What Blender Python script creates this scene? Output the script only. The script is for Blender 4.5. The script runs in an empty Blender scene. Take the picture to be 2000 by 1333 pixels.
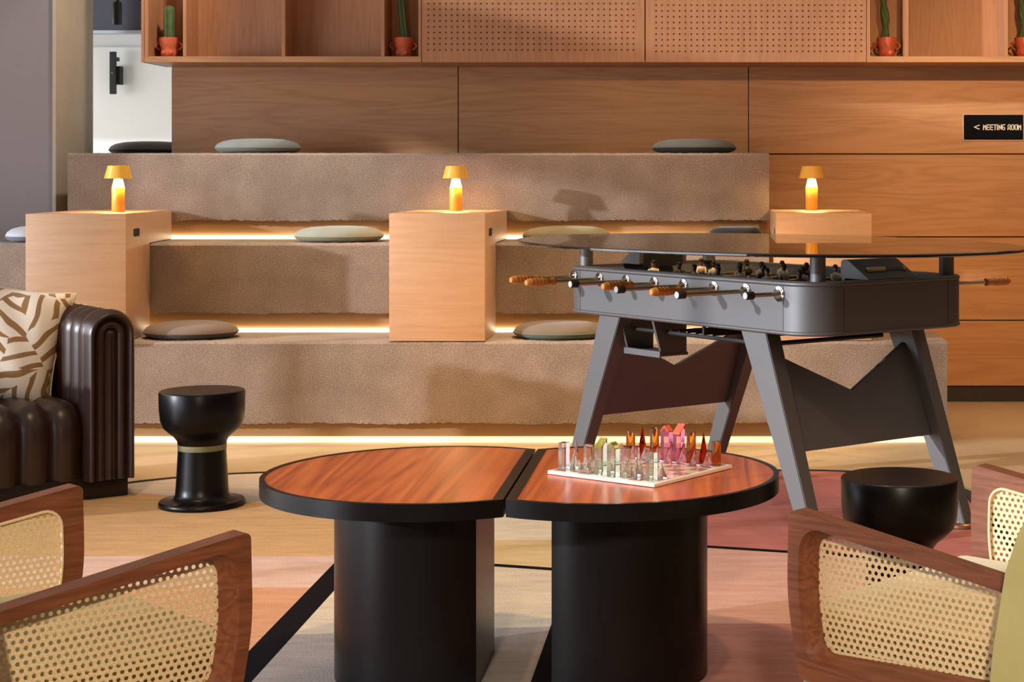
import bpy, bmesh, math, random
from mathutils import Vector, Matrix
random.seed(7)
R = math.radians
PI = math.pi
sc = bpy.context.scene
COL = sc.collection

# ------------------------------------------------------------------ camera
H = 1.29
cam_d = bpy.data.cameras.new('camera')
cam = bpy.data.objects.new('camera', cam_d); COL.objects.link(cam)
cam.location = (0, 0, H); cam.rotation_euler = (R(90), 0, 0)
cam_d.sensor_width = 36.0; cam_d.lens = 3400 / 2000 * 36
cam_d.shift_x = -0.195; cam_d.shift_y = -0.16325
cam_d.clip_end = 100
sc.camera = cam

# ------------------------------------------------------------------ world, sun, daylight, exposure
w = bpy.data.worlds.new('world'); sc.world = w; w.use_nodes = True
w.node_tree.nodes['Background'].inputs[0].default_value = (1.0, 0.86, 0.74, 1)
w.node_tree.nodes['Background'].inputs[1].default_value = 0.34

def light(name, typ, loc, energy, color, target=None, **kw):
    l = bpy.data.lights.new(name, typ); l.energy = energy; l.color = color
    for k, v in kw.items(): setattr(l, k, v)
    o = bpy.data.objects.new(name, l); COL.objects.link(o); o.location = loc
    if target is not None:
        d = Vector(target) - Vector(loc)
        o.rotation_euler = d.to_track_quat('-Z', 'Y').to_euler()
    return o
SUN_DIR = Vector((0.872, 0.441, -0.205))
light('sun', 'SUN', (-9, 2, 4), 3.5, (0.88, 0.92, 1.0), target=Vector((-9, 2, 4)) + SUN_DIR, angle=R(1.2))
light('window_daylight', 'AREA', (-6.25, 4.2, 1.28), 330, (0.80, 0.87, 1.0), target=(0, 4.2, 1.28),
      shape='RECTANGLE', size=7.4, size_y=2.5)
WARM = (1.0, 0.655, 0.32)
WARM2 = (1.0, 0.57, 0.24)
def spot(name, loc, tgt, e, ang=70, blend=0.7, col=WARM, rad=0.06):
    return light(name, 'SPOT', loc, e, col, target=tgt, spot_size=R(ang), spot_blend=blend, shadow_soft_size=rad)
spot('ceiling_spot_wall_right', (1.6, 3.2, 3.0), (2.1, 9.8, 1.0), 980, 34, 0.9, WARM2)
spot('ceiling_spot_wall_mid', (0.2, 3.0, 3.0), (0.5, 9.8, 1.5), 340, 30, 0.9, WARM2)
spot('ceiling_spot_wall_left', (-1.6, 3.6, 3.0), (-1.6, 9.8, 1.75), 45, 34, 0.9, WARM)
spot('ceiling_spot_boxes', (-2.0, 6.3, 3.2), (-2.0, 8.3, -0.1), 290, 46, 0.8, WARM)
spot('ceiling_spot_boxes_b', (0.1, 6.3, 3.2), (-0.4, 8.3, -0.1), 500, 46, 0.8, WARM)
spot('ceiling_spot_floor', (1.6, 7.4, 3.2), (1.5, 7.7, 0), 120, 80, 0.8, WARM)
spot('ceiling_spot_table', (-0.6, 4.0, 3.2), (-0.5, 4.9, 0.5), 145, 75, 0.8, WARM)
spot('ceiling_spot_sofa', (-2.2, 5.6, 3.2), (-1.9, 6.3, 0.3), 90, 75, 0.8, WARM)
spot('ceiling_spot_chair', (0.9, 3.6, 3.2), (0.7, 4.2, 0.4), 80, 75, 0.8, WARM)
spot('ceiling_spot_near_left', (-0.7, -1.6, 2.7), (-1.15, 3.0, 0.5), 800, 25, 0.7, (1.0, 0.85, 0.66), 0.15)
spot('ceiling_spot_near_right', (0.3, -1.6, 2.7), (0.65, 3.0, 0.5), 800, 25, 0.7, (1.0, 0.85, 0.66), 0.15)
spot('added_spot_column', (-2.3, 8.7, 3.2), (-3.5, 9.65, 1.7), 100, 50, 0.8, (1.0, 0.88, 0.74))  # added spot, only there to brighten the column's beige side
spot('added_spot_steps_left', (-2.3, 8.70, 3.2), (-2.3, 8.85, 0), 170, 58, 0.8, (1.0, 0.85, 0.70))  # added downlight that brightens the step tops and noses
spot('added_spot_steps_right', (-0.5, 8.70, 3.2), (-0.5, 8.85, 0), 170, 58, 0.8, (1.0, 0.80, 0.60))  # second added downlight for bright step edges
light('meeting_room_daylight', 'AREA', (-6.5, 10.9, 1.9), 92, (0.93, 0.97, 1.0), target=(-3.9, 12.4, 1.6),
      shape='RECTANGLE', size=1.6, size_y=1.8)

vs = sc.view_settings
sc.display_settings.display_device = 'sRGB'
vs.view_transform = 'Standard'; vs.look = 'None'; vs.exposure = 0.0; vs.gamma = 1.0
vs.use_curve_mapping = False
cy = sc.cycles
cy.use_denoising = True
cy.max_bounces = 10; cy.transmission_bounces = 10; cy.glossy_bounces = 5; cy.diffuse_bounces = 4
cy.sample_clamp_indirect = 6.0
cy.caustics_reflective = False; cy.caustics_refractive = False

# ------------------------------------------------------------------ materials
def srgb(r, g, b):
    def f(c):
        c /= 255.0
        return c / 12.92 if c <= 0.04045 else ((c + 0.055) / 1.055) ** 2.4
    return (f(r), f(g), f(b), 1)

def newmat(name):
    m = bpy.data.materials.new(name); m.use_nodes = True
    nt = m.node_tree; b = nt.nodes['Principled BSDF']
    return m, nt, b

def N(nt, typ, **kw):
    n = nt.nodes.new(typ)
    for k, v in kw.items():
        if k.startswith('i_'): n.inputs[k[2:]].default_value = v
        else: setattr(n, k, v)
    return n

def coords(nt, scale=(1, 1, 1), rand=False, rot=(0, 0, 0)):
    tc = N(nt, 'ShaderNodeTexCoord'); mp = N(nt, 'ShaderNodeMapping')
    mp.inputs['Scale'].default_value = scale; mp.inputs['Rotation'].default_value = rot
    nt.links.new(tc.outputs['Object'], mp.inputs['Vector'])
    if rand:
        oi = N(nt, 'ShaderNodeObjectInfo'); mu = N(nt, 'ShaderNodeMath', operation='MULTIPLY'); mu.inputs[1].default_value = 37.0
        nt.links.new(oi.outputs['Random'], mu.inputs[0]); nt.links.new(mu.outputs[0], mp.inputs['Location'])
    return mp.outputs['Vector']

def ramp(nt, fac, stops):
    r = N(nt, 'ShaderNodeValToRGB'); e = r.color_ramp.elements
    while len(e) < len(stops): e.new(0.5)
    for i, (p, c) in enumerate(stops): e[i].position = p; e[i].color = c
    nt.links.new(fac, r.inputs['Fac']); return r.outputs['Color']

def plain(name, col, rough=0.5, metal=0.0, spec=0.5, bump=None, sheen=0.0, coat=0.0, var=0.0, vscale=4.0):
    m, nt, b = newmat(name)
    b.inputs['Base Color'].default_value = col; b.inputs['Roughness'].default_value = rough
    b.inputs['Metallic'].default_value = metal; b.inputs['Specular IOR Level'].default_value = spec
    if sheen: b.inputs['Sheen Weight'].default_value = sheen; b.inputs['Sheen Roughness'].default_value = 0.4
    if coat: b.inputs['Coat Weight'].default_value = coat; b.inputs['Coat Roughness'].default_value = 0.1
    if var:
        v = coords(nt, (1, 1, 1)); n = N(nt, 'ShaderNodeTexNoise'); n.inputs['Scale'].default_value = vscale; n.inputs['Detail'].default_value = 4
        nt.links.new(v, n.inputs['Vector'])
        c0 = tuple(c * (1 - var) for c in col[:3]) + (1,); c1 = tuple(min(1, c * (1 + var)) for c in col[:3]) + (1,)
        nt.links.new(ramp(nt, n.outputs['Fac'], [(0.3, c0), (0.7, c1)]), b.inputs['Base Color'])
    if bump:
        v = coords(nt, (1, 1, 1)); n = N(nt, 'ShaderNodeTexNoise'); n.inputs['Scale'].default_value = bump[0]; n.inputs['Detail'].default_value = 3
        bp = N(nt, 'ShaderNodeBump'); bp.inputs['Strength'].default_value = bump[1]; bp.inputs['Distance'].default_value = bump[2]
        nt.links.new(v, n.inputs['Vector']); nt.links.new(n.outputs['Fac'], bp.inputs['Height']); nt.links.new(bp.outputs[0], b.inputs['Normal'])
    return m

def wood(name, cd, cm, cl, axis='x', fine=1.0, rough=0.45, coat=0.0, contour=0.35, rot=(0, 0, 0), spec=0.4, lo_mul=1.0):
    m, nt, b = newmat(name)
    lo, hi = 0.7 * fine * lo_mul, 9.0 * fine
    s = {'x': (lo, hi, hi), 'y': (hi, lo, hi), 'z': (hi, hi, lo)}[axis]
    v = coords(nt, s, rand=True, rot=rot)
    n1 = N(nt, 'ShaderNodeTexNoise'); n1.inputs['Scale'].default_value = 0.9; n1.inputs['Detail'].default_value = 2; n1.inputs['Distortion'].default_value = 0.4
    nt.links.new(v, n1.inputs['Vector'])
    mul = N(nt, 'ShaderNodeMath', operation='MULTIPLY'); mul.inputs[1].default_value = 9.0
    pp = N(nt, 'ShaderNodeMath', operation='PINGPONG'); pp.inputs[1].default_value = 0.5
    nt.links.new(n1.outputs['Fac'], mul.inputs[0]); nt.links.new(mul.outputs[0], pp.inputs[0])
    n2 = N(nt, 'ShaderNodeTexNoise'); n2.inputs['Scale'].default_value = 7.0; n2.inputs['Detail'].default_value = 5; n2.inputs['Roughness'].default_value = 0.65
    nt.links.new(v, n2.inputs['Vector'])
    mx = N(nt, 'ShaderNodeMix', data_type='FLOAT'); mx.inputs[0].default_value = contour
    m2 = N(nt, 'ShaderNodeMath', operation='MULTIPLY'); m2.inputs[1].default_value = 2.0
    nt.links.new(pp.outputs[0], m2.inputs[0])
    nt.links.new(n2.outputs['Fac'], mx.inputs[2]); nt.links.new(m2.outputs[0], mx.inputs[3])
    col = ramp(nt, mx.outputs[0], [(0.15, cd), (0.5, cm), (0.85, cl)])
    nt.links.new(col, b.inputs['Base Color'])
    b.inputs['Roughness'].default_value = rough; b.inputs['Specular IOR Level'].default_value = spec
    if coat: b.inputs['Coat Weight'].default_value = coat; b.inputs['Coat Roughness'].default_value = 0.12
    bp = N(nt, 'ShaderNodeBump'); bp.inputs['Strength'].default_value = 0.08; bp.inputs['Distance'].default_value = 0.001
    nt.links.new(n2.outputs['Fac'], bp.inputs['Height']); nt.links.new(bp.outputs[0], b.inputs['Normal'])
    return m

def carpet_mat(name, c0, c1, c2):
    m, nt, b = newmat(name)
    v = coords(nt, (1, 1, 1))
    n = N(nt, 'ShaderNodeTexNoise'); n.inputs['Scale'].default_value = 190; n.inputs['Detail'].default_value = 4; n.inputs['Roughness'].default_value = 0.7
    n2 = N(nt, 'ShaderNodeTexNoise'); n2.inputs['Scale'].default_value = 6; n2.inputs['Detail'].default_value = 5
    nt.links.new(v, n.inputs['Vector']); nt.links.new(v, n2.inputs['Vector'])
    mx = N(nt, 'ShaderNodeMix', data_type='FLOAT'); mx.inputs[0].default_value = 0.2
    nt.links.new(n.outputs['Fac'], mx.inputs[2]); nt.links.new(n2.outputs['Fac'], mx.inputs[3])
    nt.links.new(ramp(nt, mx.outputs[0], [(0.32, c0), (0.5, c1), (0.66, c2)]), b.inputs['Base Color'])
    b.inputs['Roughness'].default_value = 0.95; b.inputs['Specular IOR Level'].default_value = 0.1
    b.inputs['Sheen Weight'].default_value = 0.25; b.inputs['Sheen Roughness'].default_value = 0.5
    bp = N(nt, 'ShaderNodeBump'); bp.inputs['Strength'].default_value = 0.9; bp.inputs['Distance'].default_value = 0.006
    nt.links.new(n.outputs['Fac'], bp.inputs['Height']); nt.links.new(bp.outputs[0], b.inputs['Normal'])
    return m

def glass_mat(name, col, rough=0.02, ior=1.45, tw=1.0):
    m, nt, b = newmat(name)
    b.inputs['Base Color'].default_value = col; b.inputs['Roughness'].default_value = rough
    b.inputs['Transmission Weight'].default_value = tw; b.inputs['IOR'].default_value = ior
    return m

def emit(name, col, strength, base=(0.8, 0.7, 0.5, 1)):
    m, nt, b = newmat(name)
    b.inputs['Base Color'].default_value = base
    b.inputs['Emission Color'].default_value = col; b.inputs['Emission Strength'].default_value = strength
    return m

M = {}
OAKD, OAKM, OAKL = srgb(162, 114, 75), srgb(178, 129, 87), srgb(187, 138, 95)
M['oak_h'] = wood('oak_panel_horizontal', OAKD, OAKM, OAKL, 'x', contour=0.4)
M['oak_v'] = wood('oak_panel_vertical', srgb(152, 102, 70), srgb(172, 120, 84), srgb(182, 130, 92), 'z', contour=0.2)
M['oak_box'] = wood('oak_box', srgb(182, 137, 100), srgb(193, 149, 111), srgb(200, 157, 118), 'x', contour=0.25)
M['walnut'] = wood('walnut_frame', srgb(86, 46, 28), srgb(122, 70, 44), srgb(148, 90, 58), 'y', fine=2.0, rough=0.4, contour=0.25)
M['rosewood'] = wood('rosewood_veneer', srgb(112, 46, 18), srgb(180, 88, 38), srgb(214, 122, 58), 'y', fine=0.9, rough=0.32, contour=0.28, lo_mul=0.45, rot=(0, 0, R(12)), spec=0.6)
M['carpet'] = carpet_mat('taupe_carpet', srgb(106, 88, 76), srgb(150, 130, 113), srgb(188, 167, 148))
M['plinth'] = plain('recess_board', srgb(170, 128, 82), 0.7)
M['led'] = emit('led_strip', (1.0, 0.80, 0.50, 1), 8.0)
M['led_floor'] = emit('led_strip_floor', (1.0, 0.80, 0.42, 1), 1.25)
M['black_base'] = plain('black_skirting', srgb(22, 18, 16), 0.5)
M['black_wood'] = plain('black_stained_wood', srgb(30, 22, 20), 0.33, spec=0.5, var=0.2, vscale=30)
M['satin_black'] = plain('satin_black_paint', srgb(60, 56, 55), 0.55, spec=0.5)
M['satin_black'].node_tree.nodes['Principled BSDF'].inputs['IOR'].default_value = 2.15
M['matt_black'] = plain('matt_black', srgb(24, 22, 22), 0.55)
M['soft_black'] = plain('soft_black_lacquer', srgb(11, 8, 8), 0.32, spec=0.22)
M['seam'] = plain('seam_dark', srgb(8, 8, 8), 0.8)
M['steel'] = plain('brushed_steel', srgb(200, 176, 140), 0.25, metal=1.0)
M['chrome'] = plain('chrome', srgb(225, 222, 218), 0.12, metal=1.0)
M['bronze'] = plain('bronze_foot', srgb(150, 110, 78), 0.35, metal=0.8)
M['handle'] = wood('beech_handle', srgb(178, 106, 42), srgb(210, 134, 60), srgb(224, 154, 82), 'x', fine=4.0, rough=0.4, contour=0.2)
M['rubber'] = plain('black_rubber', srgb(30, 28, 27), 0.6)
M['cap_grey'] = plain('grey_cap', srgb(190, 190, 192), 0.5)
M['field'] = plain('playing_field', srgb(60, 58, 56), 0.5)
M['skin'] = plain('painted_skin', srgb(214, 140, 102), 0.45)
M['skin_dark'] = plain('painted_dark_skin', srgb(120, 66, 44), 0.45)
M['shirt_white'] = plain('white_shirt', srgb(236, 226, 206), 0.45)
M['shirt_dark'] = plain('dark_shirt', srgb(60, 56, 54), 0.45)
M['hair'] = plain('dark_hair', srgb(34, 24, 20), 0.4)
M['hair_red'] = plain('red_brown_hair', srgb(120, 54, 26), 0.4)
M['cream'] = plain('cream_plastic', srgb(230, 216, 180), 0.45)
M['leather'] = plain('brown_leather', srgb(52, 32, 25), 0.34, spec=0.55, bump=(220, 0.12, 0.001), var=0.2, vscale=9)
M['green_band'] = plain('sage_band', srgb(122, 118, 84), 0.6)
M['yellow_lamp'] = plain('yellow_lacquer', srgb(240, 178, 62), 0.35, coat=0.3)
M['lamp_glow'] = emit('lamp_diffuser', (1.0, 0.66, 0.26, 1), 2.6, srgb(240, 200, 120))
M['terracotta'] = plain('terracotta', srgb(196, 92, 56), 0.75, var=0.1, vscale=40)
M['cactus'] = plain('cactus_green', srgb(70, 92, 48), 0.6, var=0.25, vscale=25)
M['soil'] = plain('potting_soil', srgb(50, 36, 28), 0.9)
M['grey_wall'] = plain('grey_plaster', srgb(140, 129, 129), 0.85, bump=(12, 0.1, 0.004), var=0.05, vscale=2.0)
M['beige_wall'] = plain('beige_plaster', srgb(178, 164, 144), 0.85, bump=(60, 0.1, 0.002), var=0.04, vscale=14)
M['white_wall'] = plain('white_plaster', srgb(232, 232, 228), 0.85)
M['dark_ceiling'] = plain('dark_blue_grey_paint', srgb(72, 72, 82), 0.7)
M['soffit'] = plain('light_grey_soffit', srgb(190, 196, 204), 0.7)
M['sign_black'] = plain('sign_black', srgb(10, 11, 15), 0.8, spec=0.1)
M['sign_text'] = plain('sign_lettering', srgb(240, 220, 190), 0.5)
M['sign_frame'] = plain('sign_frame', srgb(176, 150, 130), 0.4, metal=0.6)
M['suede'] = plain('olive_suede', srgb(186, 175, 116), 0.9, sheen=0.2, bump=(250, 0.15, 0.001), var=0.08, vscale=8)
M['binding'] = plain('cane_binding', srgb(226, 200, 160), 0.6)
M['white_marble'] = plain('white_board', srgb(236, 228, 216), 0.3)
def sheet_glass():
    m, nt, b = newmat('smoked_glass_sheet')
    out = nt.nodes['Material Output']; nt.nodes.remove(b)
    fr = N(nt, 'ShaderNodeFresnel'); fr.inputs['IOR'].default_value = 1.5
    tb = N(nt, 'ShaderNodeBsdfTransparent'); tb.inputs[0].default_value = (0.86, 0.85, 0.82, 1)
    gb = N(nt, 'ShaderNodeBsdfGlossy'); gb.inputs['Color'].default_value = (0.92, 0.92, 0.9, 1); gb.inputs['Roughness'].default_value = 0.01
    mx = N(nt, 'ShaderNodeMixShader')
    nt.links.new(fr.outputs[0], mx.inputs[0]); nt.links.new(tb.outputs[0], mx.inputs[1]); nt.links.new(gb.outputs[0], mx.inputs[2])
    nt.links.new(mx.outputs[0], out.inputs['Surface']); return m
M['glass_top'] = sheet_glass()
M['glass_edge'] = plain('smoked_glass_edge', srgb(24, 26, 24), 0.12, spec=0.8)
M['mullion'] = plain('window_mullion', srgb(50, 50, 52), 0.5)

def cane_mat():
    m, nt, b = newmat('woven_cane')
    v = coords(nt, (1, 1, 1))
    wv = N(nt, 'ShaderNodeTexNoise'); wv.inputs['Scale'].default_value = 420; wv.inputs['Detail'].default_value = 2
    nt.links.new(v, wv.inputs['Vector'])
    nt.links.new(ramp(nt, wv.outputs['Fac'], [(0.3, srgb(214, 178, 126)), (0.7, srgb(244, 220, 178))]), b.inputs['Base Color'])
    b.inputs['Roughness'].default_value = 0.55
    bp = N(nt, 'ShaderNodeBump'); bp.inputs['Strength'].default_value = 0.4; bp.inputs['Distance'].default_value = 0.001
    nt.links.new(wv.outputs['Fac'], bp.inputs['Height']); nt.links.new(bp.outputs[0], b.inputs['Normal'])
    return m
M['cane'] = cane_mat()

def floor_mat():
    m, nt, b = newmat('polished_screed')
    v = coords(nt, (1, 1, 1))
    n = N(nt, 'ShaderNodeTexNoise'); n.inputs['Scale'].default_value = 1.6; n.inputs['Detail'].default_value = 7; n.inputs['Roughness'].default_value = 0.6
    nt.links.new(v, n.inputs['Vector'])
    nt.links.new(ramp(nt, n.outputs['Fac'], [(0.3, srgb(186, 160, 124)), (0.7, srgb(212, 188, 150))]), b.inputs['Base Color'])
    b.inputs['Roughness'].default_value = 0.45
    return m
M['floor'] = floor_mat()

def pillow_mat():
    m, nt, b = newmat('patterned_pillow')
    def mth(op, a, bb=0.0):
        n = N(nt, 'ShaderNodeMath', operation=op)
        for i, q in enumerate((a, bb)):
            if isinstance(q, (int, float)): n.inputs[i].default_value = q
            else: nt.links.new(q, n.inputs[i])
        return n.outputs[0]
    v = coords(nt, (1, 0.15, 1))
    nz = N(nt, 'ShaderNodeTexNoise'); nz.inputs['Scale'].default_value = 9.0; nz.inputs['Detail'].default_value = 0.5
    nt.links.new(v, nz.inputs['Vector'])
    sc_ = N(nt, 'ShaderNodeVectorMath', operation='SCALE'); sc_.inputs['Scale'].default_value = 0.055
    nt.links.new(nz.outputs['Color'], sc_.inputs[0])
    ad = N(nt, 'ShaderNodeVectorMath', operation='ADD'); nt.links.new(v, ad.inputs[0]); nt.links.new(sc_.outputs[0], ad.inputs[1])
    vo = N(nt, 'ShaderNodeTexVoronoi'); vo.inputs['Scale'].default_value = 6.5; nt.links.new(ad.outputs[0], vo.inputs['Vector'])
    sp = N(nt, 'ShaderNodeSeparateXYZ'); nt.links.new(vo.outputs['Color'], sp.inputs[0])
    xy = N(nt, 'ShaderNodeSeparateXYZ'); nt.links.new(ad.outputs[0], xy.inputs[0])
    ang = mth('MULTIPLY', sp.outputs[0], 3.1416)
    s_ = mth('ADD', mth('MULTIPLY', xy.outputs[0], mth('COSINE', ang)), mth('MULTIPLY', xy.outputs[2], mth('SINE', ang)))
    pp = mth('PINGPONG', mth('MULTIPLY', s_, 17.0), 0.5)
    nt.links.new(ramp(nt, pp, [(0.31, srgb(252, 244, 230)), (0.34, srgb(158, 122, 78))]), b.inputs['Base Color'])
    b.inputs['Roughness'].default_value = 0.85; b.inputs['Sheen Weight'].default_value = 0.2
    return m
M['pillow'] = pillow_mat()

def rug_mat():
    m, nt, b = newmat('rug_pattern')
    tc = N(nt, 'ShaderNodeTexCoord'); sep = N(nt, 'ShaderNodeSeparateXYZ')
    nt.links.new(tc.outputs['Object'], sep.inputs[0])
    X, Y = sep.outputs['X'], sep.outputs['Y']
    def mth(op, a, bb):
        n = N(nt, 'ShaderNodeMath', operation=op)
        for i, q in enumerate((a, bb)):
            if isinstance(q, (int, float)): n.inputs[i].default_value = q
            else: nt.links.new(q, n.inputs[i])
        return n.outputs[0]
    def mix(f, a, bb):
        n = N(nt, 'ShaderNodeMix', data_type='RGBA'); nt.links.new(f, n.inputs[0])
        for s, q in ((6, a), (7, bb)):
            if isinstance(q, tuple): n.inputs[s].default_value = q
            else: nt.links.new(q, n.inputs[s])
        return n.outputs[2]
    def band(v, lo, hi): return mth('MULTIPLY', mth('GREATER_THAN', v, lo), mth('LESS_THAN', v, hi))
    # column A (left): sand / blush; B (middle): cream over pale grey; C (right): rose over blush
    yA = mth('ADD', Y, mth('MULTIPLY', X, 0.39))
    colA = mix(mth('GREATER_THAN', Y, 5.38), srgb(214, 160, 126), srgb(222, 190, 176))
    colA = mix(mth('GREATER_THAN', Y, 5.82), colA, srgb(212, 172, 126))
    colA = mix(mth('GREATER_THAN', yA, 6.08), colA, srgb(214, 204, 200))
    yb = mth('ADD', Y, mth('MULTIPLY', X, 0.30))            # sloping thin line of column B
    yg = mth('SUBTRACT', Y, mth('MULTIPLY', X, 0.12))
    colB = mix(mth('GREATER_THAN', yg, 4.97), srgb(182, 170, 164), srgb(220, 206, 184))
    colB = mix(mth('GREATER_THAN', yb, 5.47), colB, srgb(224, 198, 150))
    colB = mix(mth('GREATER_THAN', Y, 6.08), colB, srgb(230, 218, 192))
    yc = mth('ADD', Y, mth('MULTIPLY', X, 0.30))
    colC = mix(mth('GREATER_THAN', Y, 4.95), srgb(184, 132, 124), srgb(218, 172, 156))
    colC = mix(mth('GREATER_THAN', yc, 5.96), colC, srgb(198, 126, 118))
    c = mix(mth('GREATER_THAN', X, -1.20), colA, colB)
    c = mix(mth('GREATER_THAN', X, -0.425), c, colC)
    ink = srgb(26, 23, 26)
    c = mix(band(X, -1.24, -1.158), c, ink)
    sB = mth('MULTIPLY', band(yb, 5.455, 5.495), band(X, -1.2, -0.43)); c = mix(sB, c, ink)
    sC = mth('MULTIPLY', band(yc, 5.945, 5.985), mth('GREATER_THAN', X, -0.43)); c = mix(sC, c, ink)
    sD = mth('MULTIPLY', band(X, -0.455, -0.385), mth('LESS_THAN', Y, 4.98)); c = mix(sD, c, ink)
    # woven streaks
    v = coords(nt, (2.0, 9.0, 1)); n = N(nt, 'ShaderNodeTexNoise'); n.inputs['Scale'].default_value = 2.5; n.inputs['Detail'].default_value = 8; n.inputs['Roughness'].default_value = 0.7
    nt.links.new(v, n.inputs['Vector'])
    g = ramp(nt, n.outputs['Fac'], [(0.3, (0.78, 0.76, 0.74, 1)), (0.7, (1.08, 1.06, 1.04, 1))])
    mm = N(nt, 'ShaderNodeMix', data_type='RGBA', blend_type='MULTIPLY'); mm.inputs[0].default_value = 1.0
    nt.links.new(c, mm.inputs[6]); nt.links.new(g, mm.inputs[7])
    nt.links.new(mm.outputs[2], b.inputs['Base Color'])
    b.inputs['Roughness'].default_value = 0.95; b.inputs['Specular IOR Level'].default_value = 0.05
    v2 = coords(nt, (1, 1, 1)); n2 = N(nt, 'ShaderNodeTexNoise'); n2.inputs['Scale'].default_value = 200
    nt.links.new(v2, n2.inputs['Vector'])
    bp = N(nt, 'ShaderNodeBump'); bp.inputs['Strength'].default_value = 0.4; bp.inputs['Distance'].default_value = 0.002
    nt.links.new(n2.outputs['Fac'], bp.inputs['Height']); nt.links.new(bp.outputs[0], b.inputs['Normal'])
    return m
M['rug'] = rug_mat()
M['rug_border'] = plain('rug_border', srgb(34, 30, 34), 0.9)

# ------------------------------------------------------------------ helpers
def link(o, parent=None):
    COL.objects.link(o)
    if parent is not None: o.parent = parent
    return o

def obj(name, bm, m, parent=None, smooth=None, loc=None, rot=None):
    me = bpy.data.meshes.new(name); bmesh.ops.recalc_face_normals(bm, faces=bm.faces[:])
    bm.to_mesh(me); bm.free()
    for mm in (m if isinstance(m, (list, tuple)) else [m]): me.materials.append(mm)
    if smooth is not None:
        me.polygons.foreach_set('use_smooth', [True] * len(me.polygons))
        if smooth < 180: me.set_sharp_from_angle(angle=R(smooth))
    o = bpy.data.objects.new(name, me); link(o, parent)
    if loc is not None: o.location = loc
    if rot is not None: o.rotation_euler = rot
    return o

def tag(o, label=None, cat=None, group=None, kind=None):
    if label: o['label'] = label
    if cat: o['category'] = cat
    if group: o['group'] = group
    if kind: o['kind'] = kind
    return o

def thing(name, label, cat, loc=(0, 0, 0), rz=0.0, group=None):
    o = bpy.data.objects.new(name, None); COL.objects.link(o); o.empty_display_size = 0.1
    o.location = loc; o.rotation_euler = (0, 0, rz)
    return tag(o, label, cat, group)

def BM(): return bmesh.new()

def box(bm, x0, x1, y0, y1, z0, z1, bev=0.0, seg=2):
    vs_ = [bm.verts.new(p) for p in ((x0, y0, z0), (x1, y0, z0), (x1, y1, z0), (x0, y1, z0), (x0, y0, z1), (x1, y0, z1), (x1, y1, z1), (x0, y1, z1))]
    fs = [bm.faces.new([vs_[i] for i in q]) for q in ((0, 3, 2, 1), (4, 5, 6, 7), (0, 1, 5, 4), (1, 2, 6, 5), (2, 3, 7, 6), (3, 0, 4, 7))]
    if bev:
        ed = list({e for f in fs for e in f.edges})
        bmesh.ops.bevel(bm, geom=ed, offset=bev, segments=seg, profile=0.5, affect='EDGES')
    return bm

def boxo(name, x0, x1, y0, y1, z0, z1, m, parent=None, bev=0.0, seg=2, smooth=40):
    return obj(name, box(BM(), x0, x1, y0, y1, z0, z1, bev, seg), m, parent, smooth if bev else None)

def prism(bm, poly, z0, z1, f=lambda x, y, z: (x, y, z)):
    a = [bm.verts.new(f(x, y, z0)) for x, y in poly]; b = [bm.verts.new(f(x, y, z1)) for x, y in poly]
    n = len(poly)
    bm.faces.new(a[::-1]); bm.faces.new(b)
    for i in range(n): bm.faces.new((a[i], a[(i + 1) % n], b[(i + 1) % n], b[i]))
    return bm

def ring(bm, outer, inner, z0, z1, f=lambda x, y, z: (x, y, z)):
    n = len(outer)
    L = [[bm.verts.new(f(x, y, z)) for x, y in poly] for poly, z in ((outer, z0), (outer, z1), (inner, z1), (inner, z0))]
    for k in range(4):
        a, b = L[k], L[(k + 1) % 4]
        for i in range(n): bm.faces.new((a[i], a[(i + 1) % n], b[(i + 1) % n], b[i]))
    return bm

def lathe(bm, prof, seg=32, c=(0, 0, 0), sx=1.0, sy=1.0, mi=0):
    rings = []
    for r, z in prof:
        if r < 1e-6: rings.append([bm.verts.new((c[0], c[1], c[2] + z))])
        else: rings.append([bm.verts.new((c[0] + r * sx * math.cos(2 * PI * i / seg), c[1] + r * sy * math.sin(2 * PI * i / seg), c[2] + z)) for i in range(seg)])
    for a, b in zip(rings, rings[1:]):
        for i in range(seg):
            j = (i + 1) % seg
            if len(a) == 1 and len(b) == 1: continue
            if len(a) == 1: f = bm.faces.new((a[0], b[i], b[j]))
            elif len(b) == 1: f = bm.faces.new((a[i], a[j], b[0]))
            else: f = bm.faces.new((a[i], a[j], b[j], b[i]))
            f.material_index = mi
    return bm

def tube(bm, pts, r, n=8, closed=False, cap=True, mi=0):
    P = [Vector(p) for p in pts]; m = len(P); rings = []
    prev = None
    for i, p in enumerate(P):
        if closed: t = P[(i + 1) % m] - P[i - 1]
        else: t = P[min(i + 1, m - 1)] - P[max(i - 1, 0)]
        t.normalize()
        if prev is None:
            up = Vector((0, 0, 1)) if abs(t.z) < 0.9 else Vector((1, 0, 0))
            u = t.cross(up).normalized()
        else:
            u = (prev - t * prev.dot(t)).normalized()
        prev = u; v = t.cross(u)
        rr = r[i] if isinstance(r, (list, tuple)) else r
        rings.append([bm.verts.new(p + (u * math.cos(2 * PI * k / n) + v * math.sin(2 * PI * k / n)) * rr) for k in range(n)])
    rng = range(m) if closed else range(m - 1)
    for i in rng:
        a, b = rings[i], rings[(i + 1) % m]
        for k in range(n): bm.faces.new((a[k], a[(k + 1) % n], b[(k + 1) % n], b[k])).material_index = mi
    if cap and not closed:
        bm.faces.new(rings[0][::-1]).material_index = mi; bm.faces.new(rings[-1]).material_index = mi
    return bm

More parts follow.
